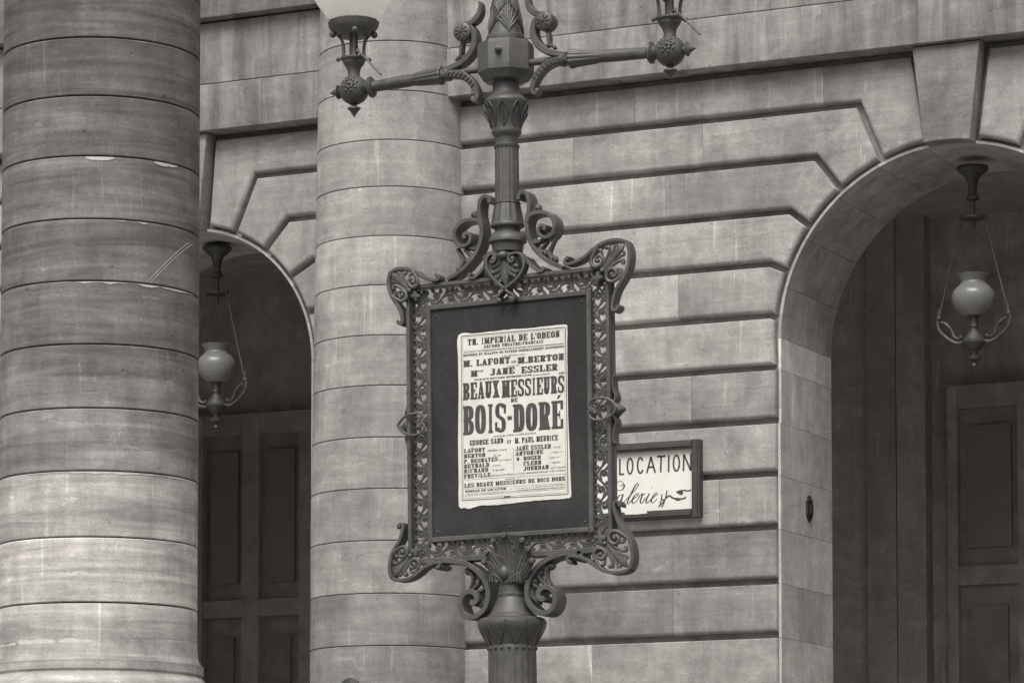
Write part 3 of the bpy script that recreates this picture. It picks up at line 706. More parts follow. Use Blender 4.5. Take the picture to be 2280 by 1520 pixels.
# eight sided junction box with bolts
aoff = YAW + PI/8
m = MB(); m.lathe([(31*PX, pz(186)), (52*PX, pz(181)), (64*PX, pz(163)), (64*PX, pz(106)), (61*PX, pz(97)), (45*PX, pz(95))], 8, a0=-PI/2+YAW+.12)
jb = m.build('junction_box', M_IRON, lp, smooth=20)
for sg in (-1, 1):
    a = -PI/2 + YAW + .12 - PI/8 - (0 if sg < 0 else -PI); d = Vector((math.cos(a), math.sin(a), 0)); c = d*(64*PX*math.cos(PI/8)-.003)
    MB().lathe([(.020,0),(.020,.008),(.014,.012),(.012,.030),(.004,.036)], 12, (c.x, c.y, pz(124)), d).build('bolt', M_IRON, jb)
# leaf-clad cone continuing upward
zc0 = pz(95)
m = MB(); m.lathe([(43*PX, zc0), (44*PX, pz(90)), (43*PX, pz(82)), (40*PX, pz(79)), (36*PX, pz(55)), (31*PX, pz(28)), (26*PX, pz(0)), (22*PX, pz(-40)), (20*PX, pz(-90)), (30*PX, pz(-105)), (34*PX, pz(-120)), (20*PX, pz(-135)), (16*PX, pz(-200)), (2*PX, pz(-260))], 40)
cn = m.build('leaf_cone', M_IRON, lp)
m = MB()
for tier, yb, hgt, cnt, ph in ((0, 79, 74, 5, -.95), (1, 34, 62, 5, -.95+PI/5)):
    for k in range(cnt):
        a0 = 2*PI*k/cnt + ph; n = 6
        for vv_ in range(-4, 5):
            vs = []; f_ = abs(vv_)/4; top = hgt*(1 - .55*f_)
            for t in range(11):
                u = t/10; y = yb - top*u - (8*f_ if u > 0 else 0)*u
                rr = (lerpl([41,36.5,31.5,26,22.5], max(0, min(1, (79-y)/110)))+.5)*PX
                aa = a0 + vv_*.15*(u**1.3) + .10*vv_*u*u*f_
                rd = lerpl([.003,.0075,.006,.002], u)*(1.15 if vv_ == 0 else 1)
                c = Vector((rr*math.cos(aa), rr*math.sin(aa), pz(y))); er = Vector((math.cos(aa), math.sin(aa), 0)); et = Vector((-math.sin(aa), math.cos(aa), 0))
                for q in range(n): vs.append(c + er*math.cos(2*PI*q/n)*rd*.8 + et*math.sin(2*PI*q/n)*rd)
            m.add(vs, [(i*n+q, i*n+(q+1) % n, (i+1)*n+(q+1) % n, (i+1)*n+q) for i in range(10) for q in range(n)])
m.build('leaf_relief', M_IRON, cn)

# ---- the two arms with their lanterns
ZAR = pz(146)
def arm(sg):
    L = .845 if sg < 0 else .876; DR = .024 if sg < 0 else .032
    def X(p): return (sg*p[0], p[1])
    def zc(s): return ZAR - DR*(max(0, s-.15)/.7)**1.2
    ends = [(.10,.017),(.245,.017),(.262,.022),(.30,.030),(.303,.036),(.322,.036),(.326,.028),(.345,.030),(.348,.044),(.356,.048),(.372,.043),(.43,.038),(.48,.034),(.51,.030),(.53,.031),(.60,.031),(L-.122,.027),(L-.11,.030)]
    m = MB(); n = 72; vs = []
    for s, r in ends:
        for k in range(n):
            a = 2*PI*k/n; rr = r*(1 + (.10*abs(math.cos(6*a))-.05 if .345 < s < .5 else 0)); vs.append((sg*s, rr*math.cos(a), zc(s)+rr*math.sin(a)))
    m.add(vs, [(i*n+k, i*n+(k+1) % n, (i+1)*n+(k+1) % n, (i+1)*n+k) for i in range(len(ends)-1) for k in range(n)])
    o = m.build('arm', M_IRON, lp)
    d = Vector((sg, 0, -.05)).normalized(); ze = zc(L)
    # ball with rosette, flange and finials
    m = MB(); m.lathe([(.030,0),(.046,.006),(.054,.014),(.052,.022),(.036,.032),(.03,.045)], 24, (sg*(L-.114), 0, zc(L-.114)), d)
    m.lathe([(.02,-.0745)] + [(.0745*math.sin(PI*t/14), -.0745*math.cos(PI*t/14)) for t in range(1, 14)] + [(.02,.0745)], 32, (sg*L, 0, ze))
    m.build('arm_ball', M_IRON, o)
    m = MB(); c = Vector((sg*L, 0, ze)); v0 = Vector((math.sin(YAW)-.30*1, -math.cos(YAW), .25)).normalized()
    q = Vector((0,0,1)).rotation_difference(v0)
    for k in range(8):
        for ring, rad in ((.022, .0085), (.036, .0075)):
            a = 2*PI*(k+.5*(ring > .03))/8; p = q @ Vector((ring*math.cos(a), ring*math.sin(a), math.sqrt(.074**2-ring**2))); m.ball(c+p, rad, 8, 6)
    m.ball(c + v0*.074, .011, 8, 6); m.build('rosette', M_IRON, o)
    m = MB(); m.lathe([(.016,0),(.014,.010),(.034,.014),(.036,.02),(.020,.030),(.010,.050),(.001,.066)], 20, (sg*(L+.072), 0, ze), (sg,0,0))
    m.lathe([(.014,0),(.013,.012),(.032,.018),(.034,.024),(.022,.034),(.010,.052),(.001,.066)], 20, (sg*L, 0, ze-.072), (0,0,-1)); m.build('finial', M_IRON, o)
    # S leaf with rosette disc above the arm, acanthus tail below
    k = PX/.9
    def S(pts, n=5): return [(sg*(p[0]), p[1]) for p in spline(pts, n)]
    up = [(.335,ZAR+.012),(.285,ZAR+.022),(.225,ZAR+.045),(.180,ZAR+.085),(.160,ZAR+.135),(.165,ZAR+.185),(.185,ZAR+.215)]
    m = MB(); m.strap(S(up), [.024,.030,.034,.034,.032,.028,.022], -.030, .030, .3)
    m.strap(S([(.225,ZAR+.235),(.190,ZAR+.232),(.160,ZAR+.245),(.135,ZAR+.275),(.128,ZAR+.312),(.134,ZAR+.335)]), [.014,.026,.032,.028,.018,.004], -.024, .024, .3)
    so = m.build('scroll_leaf', M_IRON, o)
    cx, cz = sg*.222, ZAR+.190
    m = MB(); m.lathe([(.001,-.047),(.014,-.046),(.040,-.040),(.046,-.036),(.048,-.020),(.046,.02),(.046,.036),(.040,.040)], 28, (cx, 0, cz), (0,1,0)); m.build('disc', M_IRON, so)
    m = MB()
    for j in range(9):
        a = 2*PI*j/9; m.tube([(cx+.010*math.cos(a), cz+.010*math.sin(a), -.047), (cx+.024*math.cos(a), cz+.024*math.sin(a), -.045), (cx+.036*math.cos(a), cz+.036*math.sin(a), -.043)], [.003,.006,.004], .8, 6)
    m.ball((cx, -.047, cz), .009, 8, 6); m.build('flower', M_IRON, so)
    m = MB(); m.strap(S([(.255,ZAR+.060),(.240,ZAR+.085),(.238,ZAR+.115),(.230,ZAR+.145)]), [.006,.014,.018,.012], -.020, .020, .3)
    m.strap(S([(.215,ZAR+.066),(.240,ZAR+.072),(.262,ZAR+.066),(.268,ZAR+.052)]), [.016,.012,.010,.012], -.016, .016, .3); m.build('small_leaf', M_IRON, so)
    dn = [(.335,ZAR-.008),(.290,ZAR-.010),(.235,ZAR-.022),(.190,ZAR-.055),(.160,ZAR-.100),(.150,ZAR-.140),(.162,ZAR-.160),(.180,ZAR-.150)]
    m = MB(); m.strap(S(dn), [.030,.038,.040,.036,.030,.024,.018,.016], -.026, .026, .3)
    m.ball((sg*.174, -.012, ZAR-.146), .014, 10, 8)
    for j in range(9):
        P = S(dn[:6]); p = P[2+j*2]; m.tube([(p[0]-sg*.010, p[1]+.010, -.027), (p[0], p[1], -.030), (p[0]+sg*.012, p[1]-.012, -.026)], [.003,.005,.003], .8, 6)
    m.build('acanthus_tail', M_IRON, so)
    # lantern standing on the ball
    zL = ze + .0745
    ln = MB(); ln.lathe([(.033,-.012),(.030,.005),(.031,.020),(.038,.040),(.050,.056),(.055,.064),(.055,.070),(.060,.076),(.066,.082),(.066,.090),(.040,.094),(.022,.10),(.021,.27)], 28, (sg*L, 0, zL))
    lo = ln.build('lantern', M_IRON, lp)
    for j in range(4):
        a = PI/4*0 + j*PI/2 + .55; m = MB(); ca, sa = math.cos(a), math.sin(a)
        prof = spline([(.074,.080),(.066,.086),(.052,.100),(.052,.145),(.060,.180),(.076,.200),(.082,.215)], 4); n = 6; vs = []
        for i, p in enumerate(prof):
            for q in range(n):
                th = 2*PI*q/n; r = p[0] + .0085*math.cos(th); t = .0085*math.sin(th); vs.append((sg*L + r*ca - t*sa, r*sa + t*ca, zL + p[1]))
        m.add(vs, [(i*n+q, i*n+(q+1) % n, (i+1)*n+(q+1) % n, (i+1)*n+q) for i in range(len(prof)-1) for q in range(n)])
        m.ball((sg*L + .078*ca, .078*sa, zL+.080), .012, 8, 6); m.ball((sg*L + .104*ca, .104*sa, zL+.208), .018, 8, 6)
        m.build('strut', M_IRON, lo)
    m = MB(); m.lathe([(.03,.196),(.085,.200),(.092,.212),(.112,.228),(.122,.250),(.126,.272),(.118,.276),(.10,.25),(.03,.215)], 40, (sg*L, 0, zL), flute=lambda h, a: 1 + (.03*math.cos(14*a) if h > .22 else 0)); m.build('gallery_ring', M_IRON, lo)
    gl = [(.095,.262),(.118,.285),(.150,.320),(.180,.362),(.205,.405),(.222,.455),(.228,.51),(.222,.565),(.200,.62),(.165,.665),(.125,.70),(.105,.715),(.10,.73)]
    m = MB(); m.lathe(gl, 56, (sg*L, 0, zL)); m.build('globe', M_GLOBE, lo)
    m = MB(); m.lathe([(.06,.725),(.062,.735),(.055,.76),(.04,.80),(.03,.83),(.025,.87),(.012,.9),(.002,.95)], 28, (sg*L, 0, zL)); m.build('globe_cap', M_IRON, lo)
    m = MB(); p0 = Vector((sg*L + .045, -.045, zL+.108)); p1 = Vector((sg*L + .185, -.06, zL - .030))
    m.tube([(p0.x, p0.z, p0.y), (p0.x*.75+p1.x*.25, p0.z*.8+p1.z*.2, (p0.y+p1.y)/2), (p1.x, p1.z, p1.y)], .0055, 1, 8); m.ball(p0, .012, 8, 6); m.build('tap_lever', M_IRON, lo)
arm(-1); arm(1)

# ------------------------------------------------------------------ lettering
def pen(pts, s, t):
    """outline of a stroke drawn with an elliptic pen s wide and t high -> quads"""
    P = [Vector(p) for p in pts]; L = []; Rr = []
    for i in range(len(P)):
        d = (P[min(i+1, len(P)-1)] - P[max(i-1, 0)]).normalized(); nx, ny = -d.y, d.x
        o = Vector((nx*s/2, ny*t/2)); L.append(P[i]+o); Rr.append(P[i]-o)
    return [[L[i], L[i+1], Rr[i+1], Rr[i]] for i in range(len(P)-1)]
def ell(cx, cy, rx, ry, a0, a1, n=14, p=.75):
    out = []
    for k in range(n+1):
        a = R_(a0 + (a1-a0)*k/n); c, s_ = math.cos(a), math.sin(a)
        out.append((cx + rx*math.copysign(abs(c)**p, c), cy + ry*math.copysign(abs(s_)**p, s_)))
    return out
def rect(x0, y0, x1, y1): return [[(x0,y0),(x1,y0),(x1,y1),(x0,y1)]]
def slab(ch, w, s, t, e):
    """heavy slab-serif capital, width w, height 1, stem s, bar t, serif overhang e"""
    def stem(x, a=1, b=1): return rect(x, 0, x+s, 1) + (rect(x-e, 0, x+s+e, t) if a else []) + (rect(x-e, 1-t, x+s+e, 1) if b else [])
    x0 = e; x1 = w-e-s; mid = w/2
    if ch == 'I': return stem(mid-s/2)
    if ch == 'L': return stem(x0) + rect(x0, 0, w, t) + rect(w-s*.55, 0, w, .36)
    if ch in 'EF':
        r = stem(x0, ch == 'F') + rect(x0, 1-t, w, 1) + rect(w-s*.55, .68, w, 1) + rect(x0, .5-t/2, w*.74, .5+t/2) + rect(w*.66, .36, w*.74, .64)
        return r + (rect(0, 0, w, t) + rect(w-s*.55, 0, w, .34) if ch == 'E' else [])
    if ch == 'T': return rect(mid-s/2, 0, mid+s/2, 1) + rect(mid-s/2-e, 0, mid+s/2+e, t) + rect(0, 1-t, w, 1) + rect(0, .66, s*.5, 1) + rect(w-s*.5, .66, w, 1)
    if ch == 'H': return stem(x0) + stem(x1) + rect(x0, .5-t/2, x1+s, .5+t/2)
    if ch == 'N': h = s*.6; return rect(x0, 0, x0+h, 1) + rect(0, 0, x0+h+e, t) + rect(w-e-h, 0, w-e, 1) + rect(w-2*e-h, 1-t, w, 1) + [[(x0-e,1),(x0+s*1.1,1),(w-e,0),(w-e-s*1.1,0)]]
    if ch == 'M': return stem(x0) + stem(x1) + [[(x0,1),(x0+s,1),(mid+s*.3,.12),(mid-s*.3,.12)], [(x1+s,1),(x1,1),(mid-s*.3,.12),(mid+s*.3,.12)]]
    if ch == 'A': return [[(0+e*.6,0),(e*.6+s*.55,0),(mid+s*.25,1),(mid-s*.35,1)], [(w-e*.5-s,0),(w-e*.5,0),(mid+s*.35,1),(mid-s*.3,1)]] + rect(w*.24, .24, w*.76, .24+t) + rect(0, 0, e*1.4+s*.6, t) + rect(w-e*1.4-s, 0, w, t)
    if ch == 'V': return [[(e*.6,1),(e*.6+s,1),(mid+s*.3,0),(mid-s*.3,0)], [(w-e*.5-s*.5,1),(w-e*.5,1),(mid+s*.3,0),(mid-s*.2,0)]] + rect(0, 1-t, e*1.4+s, 1) + rect(w-e*1.4-s*.6, 1-t, w, 1)
    if ch == 'X': return [[(e*.5,1),(e*.5+s*1.1,1),(w-e*.5,0),(w-e*.5-s*1.1,0)], [(w-e,1),(w-e-s*.5,1),(e,0),(e+s*.5,0)]] + rect(0, 0, s+e, t) + rect(w-s-e*1.5, 0, w, t) + rect(0, 1-t, s+e*1.5, 1) + rect(w-s-e, 1-t, w, 1)
    if ch == 'Y': return rect(mid-s/2, 0, mid+s/2, .48) + rect(mid-s/2-e, 0, mid+s/2+e, t) + [[(e*.5,1),(e*.5+s,1),(mid+s/2,.4),(mid-s/2,.4)], [(w-e*.5,1),(w-e*.5-s*.5,1),(mid,.4),(mid+s/2,.45)]] + rect(0, 1-t, s+e*1.5, 1) + rect(w-s-e, 1-t, w, 1)
    if ch == 'U': return rect(x0, .3, x0+s, 1) + rect(0, 1-t, x0+s+e, 1) + rect(w-e-s*.75, .3, w-e, 1) + rect(w-2*e-s*.75, 1-t, w, 1) + pen(ell(mid-.02, .36, mid-e-s/2, .36-t/2, 180, 360, p=.8), s, t)
    if ch in 'OQ': return pen(ell(mid, .5, mid-s/2, .5-t/2, 0, 360, 22), s, t) + ([[(mid,.2),(mid+s*.7,.2),(w,-.1),(w-s*.6,-.1)]] if ch == 'Q' else [])
    if ch in 'CG':
        r = pen(ell(mid, .5, mid-s/2, .5-t/2, 52, 308, 18), s, t) + rect(w-s*.6, .66, w, .98)
        return r + (rect(w-s, .05, w, .45) + rect(w-s-e, .45-t, w, .45) if ch == 'G' else [])
    if ch == 'D': return stem(x0) + pen([(x0,1-t/2)] + ell(mid, .5, mid-s/2, .5-t/2, 90, -90, 14) + [(x0,t/2)], s, t)
    if ch == 'B': return stem(x0) + pen([(x0,1-t/2)] + ell(mid, .745, mid-s/2-.01, .255-t/2, 90, -90, 10) + [(x0,.5)], s, t) + pen([(x0,.5)] + ell(mid, .255, mid-s/2, .255-t/2, 90, -90, 10) + [(x0,t/2)], s, t)
    if ch in 'PR':
        r = stem(x0) + pen([(x0,1-t/2)] + ell(mid, .72, mid-s/2, .28-t/2, 90, -90, 10) + [(x0,.44+t/2)], s, t)
        return r + ([[(mid-s*.2,.46),(mid+s*.7,.46),(w-e*.3,0),(w-e*.3-s*1.05,0)]] + rect(w-s-e*1.2, 0, w, t) if ch == 'R' else [])
    if ch == 'S': return pen(ell(mid, .74, mid-s/2, .26-t/2, 20, 250, 12)[0:] + ell(mid, .26, mid-s/2, .26-t/2, 70, -160, 12), s*.9, t*1.1) + rect(w-s*.5, .64, w, .95) + rect(0, .05, s*.5, .36)
    if ch == 'J': return rect(w-e-s, .25, w-e, 1) + rect(w-2*e-s, 1-t, w, 1) + pen(ell(mid-.03, .28, mid-e-s/2+.03, .28-t/2, 0, -170, 10), s, t)
    if ch == 'Z': return rect(0, 0, w, t) + rect(0, 1-t, w, 1) + [[(0,t),(s*1.2,t),(w,1-t),(w-s*1.2,1-t)]]
    if ch == '-': return rect(0, .38, w, .52)
    if ch == '.': return rect(0, 0, w, .2)
    if ch == ',': return rect(0, 0, w, .2) + [[(w*.5,0),(w,0),(w*.3,-.15)]]
    if ch == "'": return rect(0, .68, w, 1)
    return []
NARROW = {'I':.62, '-':.55, '.':.36, ',':.36, "'":.3, 'M':1.3, ' ':.55}
class Sheet:
    """flat print on the poster: quads in poster plane coordinates (x, z)"""
    def __init__(s, y): s.y = y; s.m = MB(); s.q = 0
    def poly(s, P):
        s.q += 1; y = s.y - .00002*(s.q % 9); n = len(P)
        s.m.add([(p[0], y, p[1]) for p in P], [tuple(range(n))])
def set_line(sh, text, xy0, x1, h, to_plane, weight=.36, bar=.13, shear=0.0):
    """text between two picture points on a common baseline"""
    a = Vector(to_plane(*xy0)); slope_h = Vector(to_plane(xy0[0], xy0[1]-h)) - a; H = slope_h.y
    bx = to_plane(x1, xy0[1])[0]; W = bx - a.x
    tw = 0; adv = []
    for ch in text:
        base = {'É':'E','È':'E','Ç':'C'}.get(ch, ch); k = NARROW.get(base, 1.0); adv.append(k); tw += k
    gap = .10; tw += gap*(len(text)-1); u = W/tw; x = a.x
    for ch, k in zip(text, adv):
        base = {'É':'E','È':'E','Ç':'C'}.get(ch, ch); w_ = k*u/H
        s = min(weight*u/H, .42*w_); e = min(.085*u/H, .12*w_)
        for P in slab(base, w_, s, bar, e):
            sh.poly([(x + p[0]*H + shear*p[1]*H, a.y + p[1]*H) for p in P])
        if ch in 'ÉÈ':
            m_ = w_*.5; P = [(m_-.02,1.06),(m_+.12*w_,1.06),(m_+.34*w_,1.2),(m_+.12*w_,1.2)]; sh.poly([(x+p[0]*H, a.y+p[1]*H) for p in P])
        if ch == 'Ç': sh.poly([(x+w_*.45*H, a.y-.15*H),(x+w_*.6*H, a.y-.15*H),(x+w_*.55*H, a.y),(x+w_*.45*H, a.y)])
        x += (k+gap)*u
def dashes(sh, xy0, x1, h, to_plane, rnd):
    """print too small to read: broken strokes"""
    a = Vector(to_plane(*xy0)); H = (Vector(to_plane(xy0[0], xy0[1]-h)) - a).y; W = to_plane(x1, xy0[1])[0] - a.x; x = 0
    while x < W:
        wd = rnd.uniform(.25, .6)*H; hh = rnd.uniform(.5, 1.0)*H
        if rnd.random() < .84: sh.poly([(a.x+x, a.y), (a.x+min(W, x+wd*.55), a.y), (a.x+min(W, x+wd*.7), a.y+hh), (a.x+x+wd*.15, a.y+hh)])
        x += wd
def rule(sh, p, q, wd, to_plane):
    a, b = Vector(to_plane(*p)), Vector(to_plane(*q)); d = (b-a).normalized(); n = Vector((-d.y, d.x))*wd/2
    sh.poly([a-n, b-n, b+n, a+n])

# ------------------------------------------------------------------ poster pasted on the board
PY = BOARDY - .0035
pw = lambda x, y: pl(x, y, PY)
ORG = pw(1140, 1119)
MWP = Matrix.Translation(PB) @ Matrix.Rotation(LEAN, 4, 'Y')
po = empty('theatre_poster', MWP @ Vector((ORG[0], PY, ORG[1]))); po.rotation_euler = (0, LEAN, 0)
tag(po, 'white letterpress theatre bill pasted on the dark notice board', 'poster')
def pp(x, y): q = pw(x, y); return (q[0]-ORG[0], q[1]-ORG[1])
edge = spline([(1021,746),(1060,742),(1100,737),(1140,733),(1180,730),(1220,726),(1256,722),(1261,724),(1263,732),(1263,800),(1264,900),(1268,1000),(1271,1080),(1271,1104),(1262,1109),(1220,1112),(1180,1115),(1140,1120),(1100,1124),(1070,1125),(1056,1129),(1044,1132),(1034,1130),(1022,1125),(1021,1060),(1020,960),(1021,860),(1020,800)], 4, True)
rr = random.Random(3)
P = [pp(x + rr.uniform(-.35,.35), y + rr.uniform(-.6,.6)) for x, y in [(p[0], p[1]) for p in edge]]
MB().plate(P, .0, .0025).build('paper', M_PAPER, po, smooth=0)
Z1 = lambda x, y: (1000 + x/6.91, 710 + y/6.91)
Z2 = lambda x, y: (1000 + x/6.91, 920 + y/6.91)
k_ = 6.91
LINES = [   # text, zoom map, x0, baseline y at x0, x1, height, weight, bar, shear
    ("TH. IMPERIAL DE L'ODEON", Z1, 285, 408, 1705, 96, .42, .13, 0), ("SECOND THEATRE-FRANÇAIS", Z1, 535, 450, 1450, 46, .40, .15, 0),
    ("ENTREES ET BILLETS DE FAVEUR GENERALEMENT SUSPENDUS", Z1, 220, 580, 1770, 34, .36, .2, 0),
    ("M. LAFONT", Z1, 220, 742, 940, 98, .46, .17, 0), ("M.BERTON", Z1, 1055, 690, 1770, 100, .46, .17, 0),
    ("M", Z1, 335, 892, 440, 95, .46, .16, 0), ("LLE", Z1, 445, 815, 525, 28, .36, .2, 0), ("JANE", Z1, 625, 870, 1010, 100, .46, .16, 0), ("ESSLER", Z1, 1110, 837, 1670, 104, .46, .16, 0),
    ("QUARANTE-NEUVIEME REPRESENTATION", Z1, 385, 950, 1270, 28, .34, .2, 0), ("LES", Z1, 1690, 850, 1775, 32, .4, .2, 0),
    ("BEAUX", Z1, 215, 1250, 775, 262, .46, .115, 0), ("MESSIEURS", Z1, 812, 1214, 1775, 268, .46, .115, 0), ("DE", Z1, 950, 1281, 1055, 60, .42, .15, 0),
    ("BOIS", Z2, 215, 338, 880, 448, .46, .095, 0), ("-", Z2, 900, 262, 968, 420, .4, .1, 0), ("DORÉ", Z2, 985, 292, 1760, 430, .46, .095, 0),
    ("GEORGE SAND", Z2, 318, 494, 835, 78, .44, .16, 0), ("ET", Z2, 895, 460, 955, 48, .4, .16, 0), ("M. PAUL MEURICE", Z2, 1010, 463, 1675, 84, .44, .16, 0),
    ("LAFONT", Z2, 230, 610, 555, 62, .40, .15, 0), ("BERTON", Z2, 230, 690, 560, 62, .40, .15, 0), ("P. DESHAYES", Z2, 230, 770, 750, 62, .40, .15, 0),
    ("REYNALD", Z2, 230, 846, 620, 62, .40, .15, 0), ("RICHARD", Z2, 230, 922, 605, 62, .40, .15, 0), ("FREVILLE", Z2, 230, 1000, 640, 62, .40, .15, 0),
    ("JANE ESSLER", Z2, 1020, 575, 1570, 66, .40, .15, 0), ("ANTONINE", Z2, 1025, 650, 1450, 62, .40, .15, 0), ("M", Z2, 1040, 724, 1080, 46, .44, .16, 0), ("ROGER", Z2, 1145, 722, 1415, 62, .40, .15, 0),
    ("CLERH", Z2, 1145, 802, 1420, 62, .40, .15, 0), ("JOURDAN", Z2, 1140, 880, 1535, 62, .40, .15, 0),
    ("LES BEAUX MESSIEURS DE BOIS DORE", Z2, 235, 1142, 1790, 62, .40, .15, 0), ("BUREAU DE LOCATION,", Z2, 250, 1216, 890, 34, .36, .18, 0)]
for (tx, Z, x0, y0, x1, h, wt, br, shr) in LINES:
    sh = Sheet(-.0008); set_line(sh, tx, Z(x0, y0), Z(x1, y0)[0], h/k_, pp, wt, br, shr); sh.m.build('lettering', M_INK, po, smooth=0)
sh = Sheet(-.0008); rd = random.Random(11)
for (Z, x0, y0, x1, h) in ((Z1,220,528,1760,20),(Z1,815,582,1175,22),(Z1,955,678,1035,42),(Z1,890,738,1080,20),(Z1,1290,876,1545,26),(Z2,680,365,1335,28),(Z2,330,532,370,18),(Z2,1140,492,1220,16),
        (Z2,590,586,885,26),(Z2,670,660,805,24),(Z2,770,732,960,26),(Z2,670,812,790,24),(Z2,670,886,855,26),(Z2,650,968,1790,28),(Z2,1610,532,1715,24),(Z2,1575,612,1740,24),(Z2,1540,692,1690,24),(Z2,1565,768,1715,24),(Z2,1560,848,1790,24),
        (Z2,865,1020,1085,20),(Z2,930,1166,1780,16),(Z2,1040,1188,1780,13),(Z2,240,1250,1780,12),(Z2,240,1272,1780,12)):
    dashes(sh, Z(x0, y0), Z(x1, y0)[0], h/k_, pp, rd)
sh.m.build('small_print', M_INK, po, smooth=0)
sh = Sheet(-.0006); T1 = .0011
rule(sh, Z1(185,268), Z1(1780,128), .0040, pp); rule(sh, Z1(205,292), Z1(1765,160), T1, pp)
rule(sh, Z1(188,268), Z2(203,1338), .0030, pp); rule(sh, Z1(208,290), Z2(224,1310), T1, pp)
rule(sh, Z1(1790,128), Z2(1830,1240), .0042, pp); rule(sh, Z1(1768,160), Z2(1800,1215), T1, pp)
rule(sh, Z2(203,1338), Z2(1830,1240), .0034, pp); rule(sh, Z2(224,1310), Z2(1800,1215), T1, pp)
rule(sh, Z1(225,500), Z1(1770,377), .0014, pp); rule(sh, Z2(230,1020), Z2(1805,928), .0014, pp); rule(sh, Z2(230,1160), Z2(1780,1076), .0012, pp); rule(sh, Z2(992,530), Z2(995,886), .0016, pp)
sh.poly([pp(*Z2(840,1290)), pp(*Z2(950,1282)), pp(*Z2(940,1262)), pp(*Z2(850,1270))])
sh.m.build('border_rule', M_INK, po, smooth=0)

# ------------------------------------------------------------------ LOCATION sign on the wall
SY = -.085
c0 = at(1376, 1152, SY); sg_ = empty('booking_sign', (c0.x, -.05, c0.z))
tag(sg_, 'white framed LOCATION Galerie sign with pointing hand on the wall', 'sign')
SZ = lambda x, y: (1340 + x/7.2375, 960 + y/7.2375)
def sp(x, y, dy=SY): q = at(x, y, dy); return (q.x - c0.x, q.z - c0.z)
def szp(x, y): return sp(*SZ(x, y))
xr_ = sp(1543, 1060)[0]; zt_ = sp(1460, 1003)[1]; zb_ = sp(1460, 1137)[1]; xl_ = xr_ - .92       # left third is behind the lamp post
yw = SY + .05
MB().box((xl_-.01, .012+SY+.05, zb_-.01), (xr_+.01, .035+SY+.05, zt_+.01)).build('panel', M_SIGN, sg_, smooth=0)
FWd = .062
for a, b, hz in (((xl_-FWd/2, zb_-FWd), (xl_-FWd/2, zt_+FWd), 0), ((xr_+FWd/2, zb_-FWd), (xr_+FWd/2, zt_+FWd), 0), ((xl_+.0005, zt_+FWd/2), (xr_-.0005, zt_+FWd/2), 1), ((xl_+.0005, zb_-FWd/2), (xr_-.0005, zb_-FWd/2), 1)):
    m = MB(); m.strap([a, b], FWd, SY+.05-.030, .045, .12); m.strap([a, b], FWd*.55, SY+.05-.040, SY+.05-.029, .2); m.build('moulding', M_WOODF, sg_)
def ink(polys, name):
    m = MB(); yy = .012+SY+.05-.0015
    for i, P in enumerate(polys): m.add([(p[0], yy - .00002*(i % 9), p[1]) for p in P], [tuple(range(len(P)))])
    return m.build(name, M_SIGNINK, sg_, smooth=0)
def strokes(paths, wd):
    out = []
    for pa in paths: out += pen([szp(*p) for p in pa], wd, wd)
    return out
el = lambda cx, cy, rx, ry, a0, a1, n=24: [(cx + rx*math.cos(R_(a0+(a1-a0)*k/n)), cy - .057*(rx*math.cos(R_(a0+(a1-a0)*k/n))) - ry*math.sin(R_(a0+(a1-a0)*k/n))) for k in range(n+1)]
loc = [[(280,435),(280,678)], [(268,689),(348,684)], el(445,555,43,124,0,360), el(612,545,45,124,35,325), [(715,668),(785,402)], [(779,402),(850,660)], [(740,575),(828,568)],
       [(878,402),(1020,394)], [(946,398),(940,655)], [(1070,376),(1066,650)], el(1192,506,48,126,0,360), [(1306,636),(1312,362)], [(1312,368),(1422,622)], [(1424,626),(1426,355)]]
for pa in loc: ink(strokes([pa], .0135), 'lettering')
def calli(paths, wmin, wmax):
    out = []
    for pa in paths:
        P = spline([szp(*p) for p in pa], 6); q = []
        for i in range(len(P)):
            d = (P[min(i+1, len(P)-1)] - P[max(i-1, 0)]).normalized(); wd = wmin + (wmax-wmin)*abs(d.y)**2.2*(1 if d.y < 0 else .35)
            n = Vector((-d.y, d.x))*wd/2; q.append((P[i]+n, P[i]-n))
        out += [[q[i][0], q[i+1][0], q[i+1][1], q[i][1]] for i in range(len(q)-1)]
    return out
gal = [[(285,860),(312,872),(335,850),(322,812),(265,800),(180,850),(110,980),(95,1100),(130,1160),(190,1120),(215,1040)], [(355,850),(345,900),(310,938),(255,945),(215,920)],
       [(325,1015),(280,1025),(240,1080),(225,1140),(245,1160),(290,1110),(325,1015)], [(335,1005),(315,1070),(302,1130),(315,1162),(345,1140),(385,1090)],
       [(385,1090),(480,990),(570,880),(580,845),(555,838),(515,895),(460,1000),(415,1100),(402,1150),(418,1162),(450,1130),(478,1095)],
       [(478,1095),(555,1045),(582,1008),(565,995),(520,1030),(482,1100),(485,1145),(515,1148),(560,1105),(612,1020)], [(612,1020),(645,1000),(632,1050),(612,1110),(620,1148),(645,1145),(690,1060)], [(645,1030),(670,1000),(695,1002)],
       [(758,992),(728,1050),(702,1115),(710,1146),(735,1138),(790,1080)], [(790,1080),(862,1025),(888,995),(868,985),(822,1030),(788,1100),(795,1138),(825,1138),(880,1080)]]
for pa in gal: ink(calli([pa], .004, .0125), 'lettering')
ink([[szp(790,886),szp(804,886),szp(804,900),szp(790,900)]], 'lettering')
